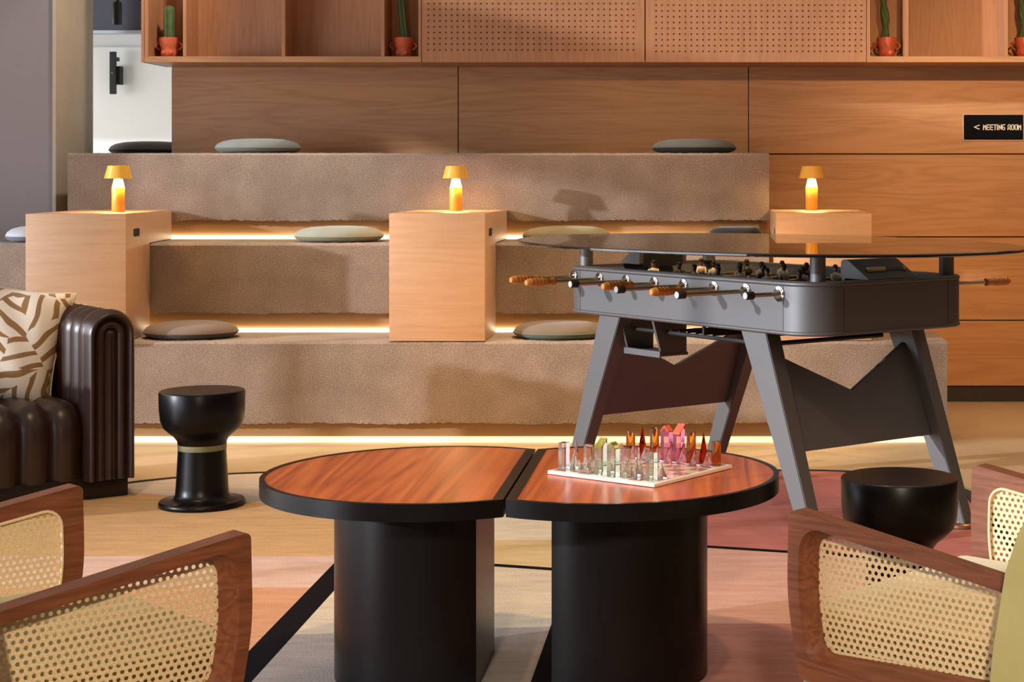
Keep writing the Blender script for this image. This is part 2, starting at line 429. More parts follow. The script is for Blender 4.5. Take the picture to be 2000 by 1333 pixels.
def rrect(hx, hy, r, n=8, cx=0, cy=0):
    out = []
    for (sx, sy, a0) in ((1, 1, 0), (-1, 1, 90), (-1, -1, 180), (1, -1, 270)):
        for k in range(n + 1):
            a = R(a0 + 90 * k / n)
            out.append((cx + sx * (hx - r) + r * math.cos(a), cy + sy * (hy - r) + r * math.sin(a)))
    return out

def roundpoly(pts, rads, n=6):
    out = []; m = len(pts)
    for i in range(m):
        p = Vector(pts[i]); a = Vector(pts[i - 1]); b = Vector(pts[(i + 1) % m]); r = rads[i] if isinstance(rads, (list, tuple)) else rads
        d1 = (a - p).normalized(); d2 = (b - p).normalized()
        ang = d1.angle(d2); t = min(r / math.tan(ang / 2), 0.45 * min((a - p).length, (b - p).length)); rr = t * math.tan(ang / 2)
        cdir = (d1 + d2).normalized(); c = p + cdir * (rr / math.sin(ang / 2))
        s = p + d1 * t; e = p + d2 * t
        a0 = math.atan2(s.y - c.y, s.x - c.x); a1 = math.atan2(e.y - c.y, e.x - c.x); da = (a1 - a0 + PI) % (2 * PI) - PI
        for k in range(n + 1):
            aa = a0 + da * k / n; out.append((c.x + rr * math.cos(aa), c.y + rr * math.sin(aa)))
    return out

def dup_obj(o, parent=None):
    c = o.copy(); COL.objects.link(c); c.parent = parent; return c
def dup_tree(o, parent=None):
    c = dup_obj(o, parent)
    for ch in list(o.children): dup_tree(ch, c)
    return c

def empty_struct(name):
    o = bpy.data.objects.new(name, None); COL.objects.link(o); o['kind'] = 'structure'; return o

# ------------------------------------------------------------------ setting
fl = boxo('floor', -9, 5, -2.5, 14, -0.1, 0, M['floor']); fl['kind'] = 'structure'

DW = 9.855
wb = empty_struct('wall_back')
boxo('wall_core', -3.06, 4.2, DW + 0.03, DW + 0.16, 0.0, 3.3, M['black_base'], wb)
def wpan(x0, x1, z0, z1): boxo('wall_panel', x0 + 0.0025, x1 - 0.0025, DW, DW + 0.03, z0 + 0.003, z1 - 0.003, M['oak_h'], wb, 0.0012, 1)
for x0, x1 in ((-3.06, -1.435), (-1.435, 0.209), (0.209, 2.35), (2.35, 4.2)):
    wpan(x0, x1, 1.403, 2.05)
    for z0, z1 in ((0.933, 1.403), (0.461, 0.933), (0.087, 0.461)): wpan(x0 if x0 != 0.209 else 0.209, x1, z0, z1)
bb = boxo('baseboard_back', 0.2, 4.2, DW - 0.002, DW + 0.03, 0.0, 0.085, M['black_base']); bb['kind'] = 'structure'

# perforated panels between the two shelf units (front plane at y = 9.418)
DF = 9.418; KF = 361.0
def fx(px): return (px - 1390) / KF
def fz(py): return H + (340 - py) / KF
ZB = 1.895
wc = thing('wall_panelling', 'oak wall panelling with two perforated fronts between the shelves', 'panelling')
for k, (p0, p1, h0, y0) in enumerate(((824, 1259, 836.5, 97.5), (1261, 1692, 1281.5, 100.5))):
    pan = boxo('perforated_panel', fx(p0), fx(p1), DF, DF + 0.02, ZB, 2.9, M['oak_v'], wc, 0.001, 1)
    bm = BM()
    for i in range(36):
        for j in range(12):
            x = fx(h0 + i * 11.45); z = fz(y0 - j * 11.3)
            vv = [bm.verts.new((x + 0.0052 * math.cos(a * PI / 4), DF - 0.0004, z + 0.0052 * math.sin(a * PI / 4))) for a in range(8)]
            bm.faces.new(vv)
    h = obj('perforation', bm, plain('hole_shadow', srgb(84, 44, 26), 0.9) if k == 0 else bpy.data.materials['hole_shadow'], pan); h['kind'] = 'stuff'
boxo('panelling_underside', fx(824), fx(1692), DF + 0.02, DW - 0.002, ZB, ZB + 0.02, M['oak_v'], wc)

def shelf(name, label, cells, x0, x1, left_end):
    s = thing(name, label, 'shelf', (0, 0, 0))
    boxo('bottom_board', x0, x1, DF, DW - 0.002, ZB, 1.927, M['oak_h'], s, 0.001, 1)
    boxo('back_board', x0 + 0.005, x1 - 0.005, DF + 0.22, DF + 0.235, 1.927, 2.9, M['oak_v'], s)
    for a, b in cells: boxo('divider', a, b, DF + 0.001, DF + 0.22, 1.927, 2.9, M['oak_v'], s, 0.001, 1)
    if left_end:
        boxo('end_panel', x0 - 0.0, x0 + 0.016, DF - 0.003, DW - 0.002, ZB, 2.9, M['oak_v'], s, 0.001, 1)
    return s
sl = shelf('wall_shelf', 'oak wall shelf with open cells above the left half of the steps', [(fx(282), fx(289.5)), (fx(357), fx(364)), (fx(550), fx(557)), (fx(744), fx(751)), (fx(817), fx(823))], fx(276), fx(823), True)
sr = shelf('wall_shelf', 'oak wall shelf with open cells above the meeting room sign', [(fx(1693), fx(1700)), (fx(1767), fx(1775)), (fx(1961), fx(1969)), (fx(2036), fx(2043)), (fx(2230), fx(2240))], fx(1693), fx(2240), False)

# grey column on the left, its beige side, and the bright room behind the opening
cl = boxo('wall_left_column', -6.0, -3.555, 9.40, 9.95, 0, 3.3, M['grey_wall']); cl['kind'] = 'structure'; cl.name = 'wall_column'
tr = boxo('trim_1', -3.555, -3.535, 9.385, 9.95, 0, 3.3, M['beige_wall'], None, 0.002, 2); tr['kind'] = 'structure'
wf = boxo('wall_far', -8.0, -1.5, 12.5, 12.6, 0, 3.3, M['white_wall']); wf['kind'] = 'structure'
wm = boxo('wall_meeting', -3.0, -2.9, 10.02, 12.5, 0, 3.3, M['white_wall']); wm['kind'] = 'structure'
bh = boxo('ceiling_bulkhead', -8, -2.9, 11.1, 11.2, 2.19, 3.3, M['dark_ceiling']); bh['kind'] = 'structure'
st = boxo('trim_2', -8, -2.9, 11.08, 11.1, 2.185, 2.205, M['soffit']); st['kind'] = 'structure'
so = boxo('ceiling', -8, -2.9, 11.2, 12.5, 2.20, 2.25, M['soffit']); so['kind'] = 'structure'

# screen bracket on the far white wall
br = thing('screen_bracket', 'black metal screen bracket on the bright white wall', 'bracket', (-4.27, 12.5, 1.86))
boxo('rail', -0.02, 0.022, -0.10, -0.07, 0.0, 0.302, M['matt_black'], br, 0.002, 1)
boxo('spacer', -0.01, 0.045, -0.07, 0.0, 0.07, 0.20, M['matt_black'], br, 0.002, 1)
boxo('hook', 0.02, 0.04, -0.10, -0.06, 0.235, 0.262, M['matt_black'], br, 0.001, 1)
obj('bolt', lathe(BM(), [(0, 0), (0.006, 0), (0.006, 0.004), (0, 0.004)], 10), M['chrome'], br, 40, (0.0, -0.10, 0.15), (R(90), 0, 0))
# track spotlight in the far room
ts = thing('track_spotlight', 'black cylinder spotlight hanging before the dark ceiling', 'spotlight', (-3.62, 10.6, 2.20))
obj('lamp_head', lathe(BM(), [(0, 0.004), (0.024, 0.004), (0.028, 0.0), (0.028, 0.13), (0.02, 0.14), (0, 0.14)], 20), M['matt_black'], ts, 40)
obj('stem', tube(BM(), [(0, 0, 0.13), (0.01, 0, 0.20), (0.03, 0, 0.30), (0.03, 0, 1.1)], 0.010), M['matt_black'], ts, 60)
obj('arm', tube(BM(), [(0.01, 0, 0.19), (0.09, 0, 0.165), (0.18, 0, 0.14)], 0.008), M['matt_black'], ts, 60)

# window wall on the left (out of frame; daylight enters here; opening shaped to limit the sun)
wl = empty_struct('wall_left')
boxo('header', -6.2, -6.05, -2.5, 9.4, 2.52, 3.3, M['grey_wall'], wl)
boxo('sill', -6.2, -6.05, -2.5, 9.4, 0, 0.05, M['grey_wall'], wl)
boxo('unseen_pier', -6.2, -6.05, -2.5, 0.2, 0.05, 2.52, M['grey_wall'], wl)
boxo('unseen_pier', -6.2, -6.05, 7.75, 9.4, 0.05, 2.52, M['grey_wall'], wl)  # unseen pier added to keep a sun patch off the oak wall
for y in (1.7, 3.2, 4.7, 6.2, 7.7): boxo('mullion', -6.16, -6.10, y - 0.03, y + 0.03, 0.05, 2.52, M['mullion'], wl)

wr = boxo('wall_right_unseen', 4.25, 4.4, -2.6, 9.85, 0, 3.3, plain('dark_timber', srgb(96, 66, 46), 0.7)); wr['kind'] = 'structure'  # unseen wall, added dark for the game table's end to reflect
wn = boxo('wall_near_unseen', -6.2, 4.4, -2.6, -2.5, 0, 3.3, plain('dark_plaster', srgb(84, 70, 62), 0.8)); wn['kind'] = 'structure'  # unseen wall behind the camera, added to darken reflections in the pedestals
# sign
sg = thing('wall_sign', 'black wall sign reading MEETING ROOM with a thin frame', 'sign', (1.42, DW, 1.478))
boxo('frame', 0, 0.347, -0.012, 0, 0, 0.152, M['sign_frame'], sg, 0.001, 1)
boxo('face', 0.005, 0.342, -0.0135, -0.005, 0.005, 0.147, M['sign_black'], sg)
GL = {'M': [(0, 0, 0, 1), (0, 1, .5, .45), (.5, .45, 1, 1), (1, 1, 1, 0)], 'E': [(0, 0, 0, 1), (0, 1, 1, 1), (0, .5, .9, .5), (0, 0, 1, 0)],
      'T': [(0, 1, 1, 1), (.5, 0, .5, 1)], 'I': [(.5, 0, .5, 1)], 'N': [(0, 0, 0, 1), (0, 1, 1, 0), (1, 0, 1, 1)],
      'G': [(1, 1, 0, 1), (0, 1, 0, 0), (0, 0, 1, 0), (1, 0, 1, .5), (1, .5, .55, .5)], 'R': [(0, 0, 0, 1), (0, 1, 1, 1), (1, 1, 1, .5), (1, .5, 0, .5), (.4, .5, 1, 0)],
      'O': [(0, 0, 0, 1), (0, 1, 1, 1), (1, 1, 1, 0), (1, 0, 0, 0)], '<': [(1, 1, 0, .5), (0, .5, 1, 0)]}
def letters(txt, x, z, ww, hh, adv, th, y=-0.0150):
    bm = BM()
    for ch in txt:
        if ch == ' ': x += adv * 0.62; continue
        cw = 0.0 if ch == 'I' else ww
        for (a, b, c, d) in GL[ch]:
            if ch == 'I': a = c = 0
            p = Vector((x + a * cw, z + b * hh)); q = Vector((x + c * cw, z + d * hh)); t = (q - p).normalized(); nn = Vector((-t.y, t.x)) * th / 2; e = t * th / 2
            prism(bm, [tuple(p - e + nn), tuple(p - e - nn), tuple(q + e - nn), tuple(q + e + nn)], 0, 0.002, lambda X, Y, Z: (X, y + Z, Y))
        x += adv if ch != 'I' else adv * 0.45
    return bm
obj('lettering', letters('MEETING ROOM', 0.1165, 0.0625, 0.0135, 0.0275, 0.0196, 0.0045), M['sign_text'], sg)
obj('arrow', letters('<', 0.064, 0.066, 0.028, 0.022, 0.02, 0.0045), M['sign_text'], sg)

# ------------------------------------------------------------------ carpeted steps
D1, D2, D3 = 8.293, 8.718, 9.189
Z1, Z2, Z3 = 0.492, 0.944, 1.402
def tier(label, xl, xr, d, dback, z0, z1, led_to=None, gap=0.1, lh=0.019, lm='led'):
    t = thing('carpeted_step', label, 'seating step', ((xl + xr) / 2, d, z0))
    ox, oy, oz = t.location
    def lb(n, x0, x1, y0, y1, a, b, m, bev=0, seg=2): return boxo(n, x0 - ox, x1 - ox, y0 - oy, y1 - oy, a - oz, b - oz, m, t, bev, seg)
    bm = BM()      # carpet block with softly rounded nose and slightly frayed lower hem
    n = int((xr - xl) / 0.012)
    rows = [[] for _ in range(9)]
    for i in range(n + 1):
        x = xl + (xr - xl) * i / n
        fr = random.uniform(-0.004, 0.004) + 0.003 * math.sin(x * 9)
        top = random.uniform(-0.0024, 0.0)
        prof = [(dback, z1), (d + 0.026, z1 + top), (d + 0.012, z1 - 0.002 + top), (d + 0.003, z1 - 0.010 + top), (d + 0.0005, z1 - 0.013), (d, z0 + gap + 0.02), (d + 0.003, z0 + gap + fr), (d + 0.03, z0 + gap + fr), (d + 0.035, z0 + gap + 0.02)]
        for k, (y, z) in enumerate(prof): rows[k].append(bm.verts.new((x - ox, y - oy, z - oz)))
    for a, b in zip(rows, rows[1:]):
        for i in range(n): bm.faces.new((a[i], a[i + 1], b[i + 1], b[i]))
    for end in (0, -1): bm.faces.new([r[end] for r in rows])
    obj('carpet', bm, M['carpet'], t, 24)
    lb('end_carpet', xr - 0.012, xr, d + 0.012, dback, z0 + gap, z1 - 0.004, M['carpet'], 0.004)
    lb('plinth', xl, xr - 0.05, d + 0.075, d + 0.09, z0 + 0.001, z0 + gap + 0.03, M['plinth'])
    lb('led_strip', xl + 0.02, (led_to if led_to is not None else xr - 0.05), d + 0.060, d + 0.0745, z0 + 0.001, z0 + lh, M[lm])
    lb('core', xl + 0.01, xr - 0.06, d + 0.092, dback, z0 + 0.001, z1 - 0.02, M['plinth'])
    return t
tier('lowest and widest taupe carpeted seating step', -5.2, 1.122, D1, D2 + 0.12, 0.0, Z1, lh=0.028, lm='led_floor')
tier('middle taupe carpeted seating step', -5.2, 0.287, D2, D3 + 0.12, Z1, Z2)
tier('topmost taupe carpeted seating step below the oak wall', -3.40, 0.303, D3, DW - 0.003, Z2, Z3, led_to=-0.02)
bk = thing('carpeted_ledge', 'carpeted ledge running through the opening behind the top step', 'ledge', (-3.5, DW, 0))
boxo('ledge_body', -0.03, 0.44, 0.002, 0.75, 0, Z3 - 0.002, M['carpet'], bk, 0.004)
bk.location = (-3.5, DW + 0.0, 0)

# ------------------------------------------------------------------ oak box tables bridging the steps
def box_table(label, x, y, rz, handle_side, wdt=0.457, ztop=1.101, front=0.0):
    t = thing('box_table', label, 'box table', (x, y, Z1 + 0.001), rz)
    L = D3 - 0.012 - y - 0.55 * abs(math.sin(rz)); L2 = D2 - 0.012 - y - 0.55 * abs(math.sin(rz))
    zt = ztop - Z1; zm = Z2 - Z1 + 0.003
    bm = BM()
    prof = [(0, 0), (0, zt), (L, zt), (L, zm), (L2, zm), (L2, 0)]
    prism(bm, prof, 0, wdt, lambda a, b, c: (c, a, b))
    bmesh.ops.bevel(bm, geom=bm.edges[:], offset=0.002, segments=2, profile=0.5, affect='EDGES')
    obj('body', bm, M['oak_box'], t, 40)
    hx = wdt + 0.0006 if handle_side > 0 else -0.0006
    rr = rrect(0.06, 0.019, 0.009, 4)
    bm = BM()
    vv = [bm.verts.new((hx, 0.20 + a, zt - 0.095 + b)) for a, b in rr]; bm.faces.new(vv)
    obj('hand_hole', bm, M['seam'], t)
    return t
box_table('oak box table behind the leather sofa, with a lamp on it', -3.232, 8.20, R(4.5), 1, 0.462)
box_table('oak box table in the middle of the steps, with a lamp on it', -1.537, 8.295, 0, 1)
box_table('oak box table at the right end of the steps, behind the glass top', 0.308, 8.32, 0, -1)

# ------------------------------------------------------------------ table lamps
def lamp(label, x, y, e=4.5):
    t = thing('table_lamp', label, 'lamp', (x, y, 1.1015), 0, 'mushroom lamps on the box tables')
    s = obj('stem', lathe(BM(), [(0, 0), (0.030, 0), (0.0315, 0.002), (0.0315, 0.118), (0.0310, 0.1195)], 32), M['yellow_lamp'], t, 40)
    obj('diffuser', lathe(BM(), [(0.0310, 0.1195), (0.0300, 0.122), (0.0200, 0.1625), (0.007, 0.1632), (0.006, 0.2262), (0, 0.2262)], 32), M['lamp_glow'], t, 40)
    obj('shade', lathe(BM(), [(0, 0.230), (0.047, 0.230), (0.0505, 0.2285), (0.067, 0.1665), (0.0655, 0.1660), (0.049, 0.226), (0, 0.2265)], 40), M['yellow_lamp'], t, 40)
    l = light('lamp_bulb', 'AREA', (0, 0, 0), e, (1.0, 0.60, 0.24), shape='DISK', size=0.115)
    l.parent = t; l.location = (0, 0, 0.1675)
    return t
lamp('yellow mushroom table lamp on the box table behind the sofa', -2.935, 8.61)
lamp('yellow mushroom table lamp on the middle box table', -1.305, 8.88)
lamp('yellow mushroom table lamp on the box table at the right', 0.517, 9.0)

# ------------------------------------------------------------------ seat cushions
def cushion(label, x, y, z, col, rim, r=0.228, h=0.078, rz=0.0, sy=0.86, piping=None):
    t = thing('seat_cushion', label, 'cushion', (x, y, z + 0.0015), rz, 'pebble seat cushions on the steps')
    mt = plain('cushion_felt', col, 0.9, sheen=0.2, bump=(160, 0.2, 0.002), var=0.06, vscale=10)
    mr = plain('cushion_base', rim, 0.9, sheen=0.1, bump=(160, 0.2, 0.002))
    bm = lathe(BM(), [(r * 0.995, 0.026), (r * 0.985, 0.036), (r * 0.94, 0.049), (r * 0.82, 0.063), (r * 0.6, 0.073), (r * 0.3, h - 0.001), (0, h)], 48, sx=1, sy=sy)
    for v in bm.verts: v.co.z += 0.10 * v.co.x * (v.co.z - 0.026)
    obj('top_cover', bm, mt, t, 180)
    obj('base_cover', lathe(BM(), [(0, 0), (r * 0.8, 0.0), (r * 0.90, 0.006), (r * 0.975, 0.016), (r * 0.995, 0.026)], 48, sx=1, sy=sy), mr, t, 180)
    pts = [(r * math.cos(a * PI / 24), r * sy * math.sin(a * PI / 24), 0.026) for a in range(48)]
    obj('piping', tube(BM(), pts, 0.0025, 6, True), mr, t, 180)
    return t
cushion('taupe round seat cushion on the lowest step beside the sofa', -2.545, 8.51, Z1, srgb(118, 101, 89), srgb(84, 73, 66))
cushion('taupe round cushion with green underside on the lowest step behind the game table', -0.742, 8.51, Z1, srgb(112, 98, 84), srgb(100, 112, 94))
cushion('sage green round cushion on the middle step between two box tables', -1.915, 8.945, Z2, srgb(140, 144, 130), srgb(142, 140, 116))
cushion('olive round cushion on the middle step behind the glass top', -0.745, 8.945, Z2, srgb(122, 112, 82), srgb(100, 94, 74))
cushion('pale grey round cushion on the middle step at the left edge', -3.465, 8.98, Z2, srgb(176, 178, 186), srgb(120, 120, 124), rz=R(90), sy=0.68)
cushion('dark grey round cushion lying in the opening by the white room', -3.29, 10.18, Z3, srgb(96, 90, 86), srgb(58, 54, 52))
cushion('small black rounded form at the right end of the middle step', 0.125, 9.02, Z2, srgb(12, 11, 11), srgb(10, 9, 9), r=0.14, h=0.05)  # low black rounded form, drawn with the cushion shape
cushion('grey green round cushion on the top step below the left shelf', -2.455, 9.42, Z3, srgb(112, 116, 112), srgb(108, 112, 100))
cushion('charcoal round cushion on the top step near the right end', -0.095, 9.42, Z3, srgb(92, 92, 88), srgb(50, 54, 52))

# ------------------------------------------------------------------ potted cacti on the shelf
def pot(label, x, kind):
    t = thing('potted_cactus', label, 'potted cactus', (x * 1.0106, DF + 0.10, 1.927))
    b = BM()
    lathe(b, [(0, 0), (0.036, 0), (0.043, 0.006), (0.047, 0.022), (0.045, 0.036), (0.043, 0.046), (0.050, 0.062), (0.055, 0.082), (0.055, 0.108), (0.050, 0.108), (0.050, 0.098), (0, 0.098)], 28)
    for sx in (-0.018, 0.018):
        lathe(b, [(0, -0.014), (0.012, -0.009), (0.016, 0), (0.012, 0.009), (0, 0.014)], 12, c=(sx, -0.038, 0.024), sx=1, sy=0.8)
    obj('pot', b, M['terracotta'], t, 50)
    for s in (-1, 1):
        pts = [(s * (0.050 + 0.022 * math.sin(a * PI / 8)), -0.004, 0.086 - 0.045 * a / 8) for a in range(9)]
        obj('handle', tube(BM(), pts, 0.0045, 8), M['terracotta'], t, 60)
    obj('soil', lathe(BM(), [(0, 0.100), (0.049, 0.100), (0.049, 0.0985)], 20), M['soil'], t)
    bm = BM(); seg = 40; rows = []
    nz = 26; Hc = {0: 0.185, 1: 0.42, 2: 0.42, 3: 0.42}[kind]
    for k in range(nz + 1):
        z = k / nz
        if kind == 0: r = 0.027 * (1 if z < 0.85 else math.sqrt(max(0.02, 1 - ((z - 0.85) / 0.15) ** 2))); ox = 0.0
        elif kind == 1: r = 0.017 + 0.006 * z; ox = 0.010 - 0.055 * z + 0.02 * z * z
        else: r = 0.013 + 0.008 * abs(math.cos(z * PI * 3.2)); ox = -0.012 + 0.006 * math.sin(z * 9)
        tw = z * (2.5 if kind >= 2 else 0)
        rows.append([bm.verts.new((ox + r * (1 + 0.16 * math.cos(8 * (a + tw))) * math.cos(a), r * (1 + 0.16 * math.cos(8 * (a + tw))) * math.sin(a), 0.100 + Hc * z)) for a in (2 * PI * i / seg for i in range(seg))])
    for a, b2 in zip(rows, rows[1:]):
        for i in range(seg): bm.faces.new((a[i], a[(i + 1) % seg], b2[(i + 1) % seg], b2[i]))
    bm.faces.new(rows[-1])
    obj('cactus', bm, M['cactus'], t, 60)
pot('straight column cactus in a terracotta pot in the leftmost shelf cell', fx(331), 0)
pot('leaning green cactus in a terracotta pot beside the perforated panels', fx(788), 1)
pot('twisted thin cactus in a terracotta pot right of the perforated panels', fx(1732), 2)
pot('cactus in a terracotta pot cut by the right edge of the picture', fx(2001), 3)

# ------------------------------------------------------------------ rug
rug = thing('rug', 'large rug with rose, cream and sand fields and dark lines', 'rug', (0, 0, 0))
def rug_outline(ins):
    out = []
    for (cx, cy, r, a0, a1) in ((0.40, 6.88, 0.66, 0, 90), (-1.75, 6.50, 1.0, 90, 180), (-1.9, 3.4, 0.8, 180, 270), (0.35, 3.3, 0.71, 270, 360)):
        for k in range(17):
            a = R(a0 + (a1 - a0) * k / 16); out.append((cx + (r - ins) * math.cos(a), cy + (r - ins) * math.sin(a)))
    return out
obj('border', prism(BM(), rug_outline(0), 0.0005, 0.010), M['rug_border'], rug)
obj('field', prism(BM(), rug_outline(0.055), 0.006, 0.0112), M['rug'], rug)

# ------------------------------------------------------------------ coffee tables (two cut discs pushed together)
def coffee_table(label, side):
    # side -1: left one, flat edge on its +x side
    xf = -0.488 - 0.003 if side < 0 else -0.488 + 0.003
    off, r = 0.222, 0.436
    t = thing('coffee_table', label, 'coffee table', (xf + side * off, 4.474, 0.0112), 0)
    def dshape(rr, o, n=48):
        a = math.acos(o / rr); pts = []
        for k in range(n + 1):
            q = a + (2 * PI - 2 * a) * k / n
            x, y = rr * math.cos(q), rr * math.sin(q); pts.append((-side * x, y))
        return pts
    zt = 0.512
    bm = ring(BM(), dshape(r, off), dshape(r - 0.014, off - 0.026), zt - 0.042, zt)
    bmesh.ops.bevel(bm, geom=[e for e in bm.edges if abs(e.verts[0].co.z - e.verts[1].co.z) < 1e-6 and e.verts[0].co.z > zt - 0.001 and len(e.link_faces) == 2 and e.calc_face_angle(0) > 0.5], offset=0.003, segments=2, affect='EDGES')
    obj('rim', bm, M['soft_black'], t, 40)
    obj('veneer_top', prism(BM(), dshape(r - 0.0135, off - 0.0255), zt - 0.02, zt - 0.0012), M['rosewood'], t)
    obj('underside', prism(BM(), dshape(r - 0.0135, off - 0.0255), zt - 0.041, zt - 0.021), M['soft_black'], t)
    obj('pedestal', prism(BM(), dshape(0.234, 0.150 - 0.0), 0.0, zt - 0.041), M['soft_black'], t, 40).location.x = side * 0.018
    return t
coffee_table('left half of the round-ended rosewood coffee table, bare top', -1)
ct = coffee_table('right half of the round-ended rosewood coffee table, carrying the chessboard', 1)

# ------------------------------------------------------------------ chess set
ZTOP = 0.0112 + 0.512
BA = R(55.2)
cb = thing('chessboard', 'white chessboard with glass pieces on the coffee table', 'chessboard', (-0.183, 4.49, ZTOP - 0.0), BA)
boxo('board', -0.17, 0.17, -0.17, 0.17, 0, 0.009, M['white_marble'], cb, 0.001, 1)
CELL = 0.0400
msq = [plain('square_pale', srgb(224, 214, 204), 0.15), plain('square_rose', srgb(176, 128, 118), 0.15)]
sq_me = []
for k in range(2):
    o = obj('square', box(BM(), -CELL / 2 + 0.0006, CELL / 2 - 0.0006, -CELL / 2 + 0.0006, CELL / 2 - 0.0006, 0, 0.0008), msq[k], cb); sq_me.append(o.data); bpy.data.objects.remove(o)
for i in range(8):
    for j in range(8):
        o = bpy.data.objects.new('square', sq_me[(i + j) % 2]); link(o, cb); o.location = ((i - 3.5) * CELL, (j - 3.5) * CELL, 0.0088)
G = {'clear': glass_mat('crystal_clear', srgb(250, 254, 251), ior=1.28, tw=0.93), 'lime': glass_mat('crystal_lime', srgb(232, 232, 140)),
     'amber': glass_mat('crystal_amber', srgb(214, 132, 60)), 'red': glass_mat('crystal_red', srgb(206, 70, 44)),
     'pink': glass_mat('crystal_pink', srgb(250, 146, 174), ior=1.3, tw=0.88), 'green': glass_mat('crystal_pale_green', srgb(232, 249, 222), ior=1.28, tw=0.9),
     'rose': glass_mat('crystal_rose', srgb(252, 186, 196), ior=1.28, tw=0.88), 'coral': plain('coral_roof', srgb(226, 96, 70), 0.25), 'olive': glass_mat('crystal_olive', srgb(232, 222, 120), ior=1.36, tw=0.8)}
def bev(bm, o=0.0008): bmesh.ops.bevel(bm, geom=bm.edges[:], offset=o, segments=1, affect='EDGES'); return bm
def p_cyl(h): return lathe(BM(), [(0, 0), (0.0112, 0), (0.0122, 0.001), (0.0122, h - 0.001), (0.0112, h), (0, h)], 24)
def p_prism(h): return bev(box(BM(), -0.0105, 0.0105, -0.0105, 0.0105, 0, h))
def p_spire(h): return lathe(BM(), [(0, 0), (0.0105, 0), (0.0125, 0.012), (0.0008, h), (0, h)], 6)
def p_pawn(h): return lathe(BM(), [(0, 0), (0.0145, 0), (0.0145, 0.002), (0.0004, h), (0, h)], 4)
def p_house(h):
    bm = BM(); prism(bm, [(-0.012, 0), (0.012, 0), (0.012, h - 0.014), (0, h), (-0.012, h - 0.014)], -0.011, 0.011, lambda x, z, y: (x, y, z)); return bm
def p_slant(h):
    bm = BM(); prism(bm, [(-0.012, 0), (0.012, 0), (0.012, h), (-0.012, h - 0.022)], -0.011, 0.011, lambda x, z, y: (x, y, z)); return bm
def roof(h, slant):
    bm = BM()
    if slant: pr = [(-0.0125, h - 0.0218), (0.0125, h + 0.0003), (0.0125, h + 0.003), (-0.0125, h - 0.0188)]
    else: pr = [(-0.0125, h - 0.0142), (0, h + 0.0003), (0.0125, h - 0.0142), (0.0125, h - 0.0112), (0, h + 0.0035), (-0.0125, h - 0.0112)]
    prism(bm, pr, -0.0113, 0.0113, lambda x, z, y: (x, y, z)); return bm
ORD = ['first', 'second', 'third', 'fourth', 'fifth', 'sixth', 'seventh', 'last']
def piece(name, label, i, j, bm, m, rz=0.0, group=None, sm=40):
    ca, sa = math.cos(BA), math.sin(BA); lx, ly = (i - 3.5) * CELL, (j - 3.5) * CELL
    t = thing(name, label, 'chess piece', (-0.183 + ca * lx - sa * ly, 4.49 + sa * lx + ca * ly, ZTOP + 0.0097), BA + rz, group)
    obj('body', bm, m, t, sm); return t
for i, team in ((0, 'pale'), (7, 'red')):
    rank = ['rook', 'bishop', 'knight'] + (['king', 'queen'] if team == 'pale' else ['queen', 'king']) + ['knight', 'bishop', 'rook']
    g = 'clear and green glass chess pieces' if team == 'pale' else 'amber, pink and red glass chess pieces'
    for j in range(8):
        rr = rank[j]; pos = ORD[j]
        h = {'rook': 0.070, 'bishop': 0.080, 'knight': 0.078, 'queen': 0.088, 'king': 0.082}[rr] * (1.0 if team == 'pale' else 1.02)
        where = f'{pos} in its row from the near end'
        if j == 7: where = 'at the far end of its row'
        if rr == 'rook':
            b_, m_, d_ = (p_prism(h), G['clear'] if j else G['green'], 'clear glass square pillar') if team == 'pale' else (p_cyl(h * 0.87), G['amber'], 'amber glass cylinder')
        elif rr == 'bishop':
            b_, m_, d_ = (p_spire(h), G['clear'], 'clear glass spire') if team == 'pale' else (p_spire(h), G['red'], 'red glass spire')
        elif rr == 'knight':
            b_, m_, d_ = (p_cyl(h * 0.92), G['clear'], 'clear glass cylinder') if team == 'pale' else (p_cyl(h), G['amber'], 'amber glass cylinder')
        elif rr == 'queen':
            b_, m_, d_ = (p_slant(h), G['green'], 'pale green glass block with slanted olive top') if team == 'pale' else (p_slant(h * 1.04), G['pink'], 'pink glass block with slanted coral roof')
        else:
            b_, m_, d_ = (p_house(h), G['green'], 'pale green glass house with gabled top') if team == 'pale' else (p_house(h * 1.04), G['pink'], 'pink glass house with coral gable')
        t = piece('chess_' + rr, f'{d_}, {where}', i, j, b_, m_, R(90) if rr == 'king' else 0, g)
        if rr in ('queen', 'king'):
            hh = h if team == 'pale' else h * 1.04
            obj('roof', roof(hh, rr == 'queen'), G['coral'] if team == 'red' else G['olive'], t)
    ip = 1 if team == 'pale' else 6
    mesh0 = None
    for j in range(8):
        d_ = 'small clear glass pyramid' if team == 'pale' else 'small rose glass pyramid'
        lab = f'{d_}, {ORD[j]} from the near end of its row' if j < 7 else f'{d_}, last at the far end of its row'
        if mesh0 is None:
            t = piece('chess_pawn', lab, ip, j, p_pawn(0.038), G['clear'] if team == 'pale' else G['rose'], R(45), g, 20); mesh0 = t.children[0].data
        else:
            ca, sa = math.cos(BA), math.sin(BA); lx, ly = (ip - 3.5) * CELL, (j - 3.5) * CELL
            t = thing('chess_pawn', lab, 'chess piece', (-0.183 + ca * lx - sa * ly, 4.49 + sa * lx + ca * ly, ZTOP + 0.0097), BA + R(45), g)
            o = bpy.data.objects.new('body', mesh0); link(o, t)

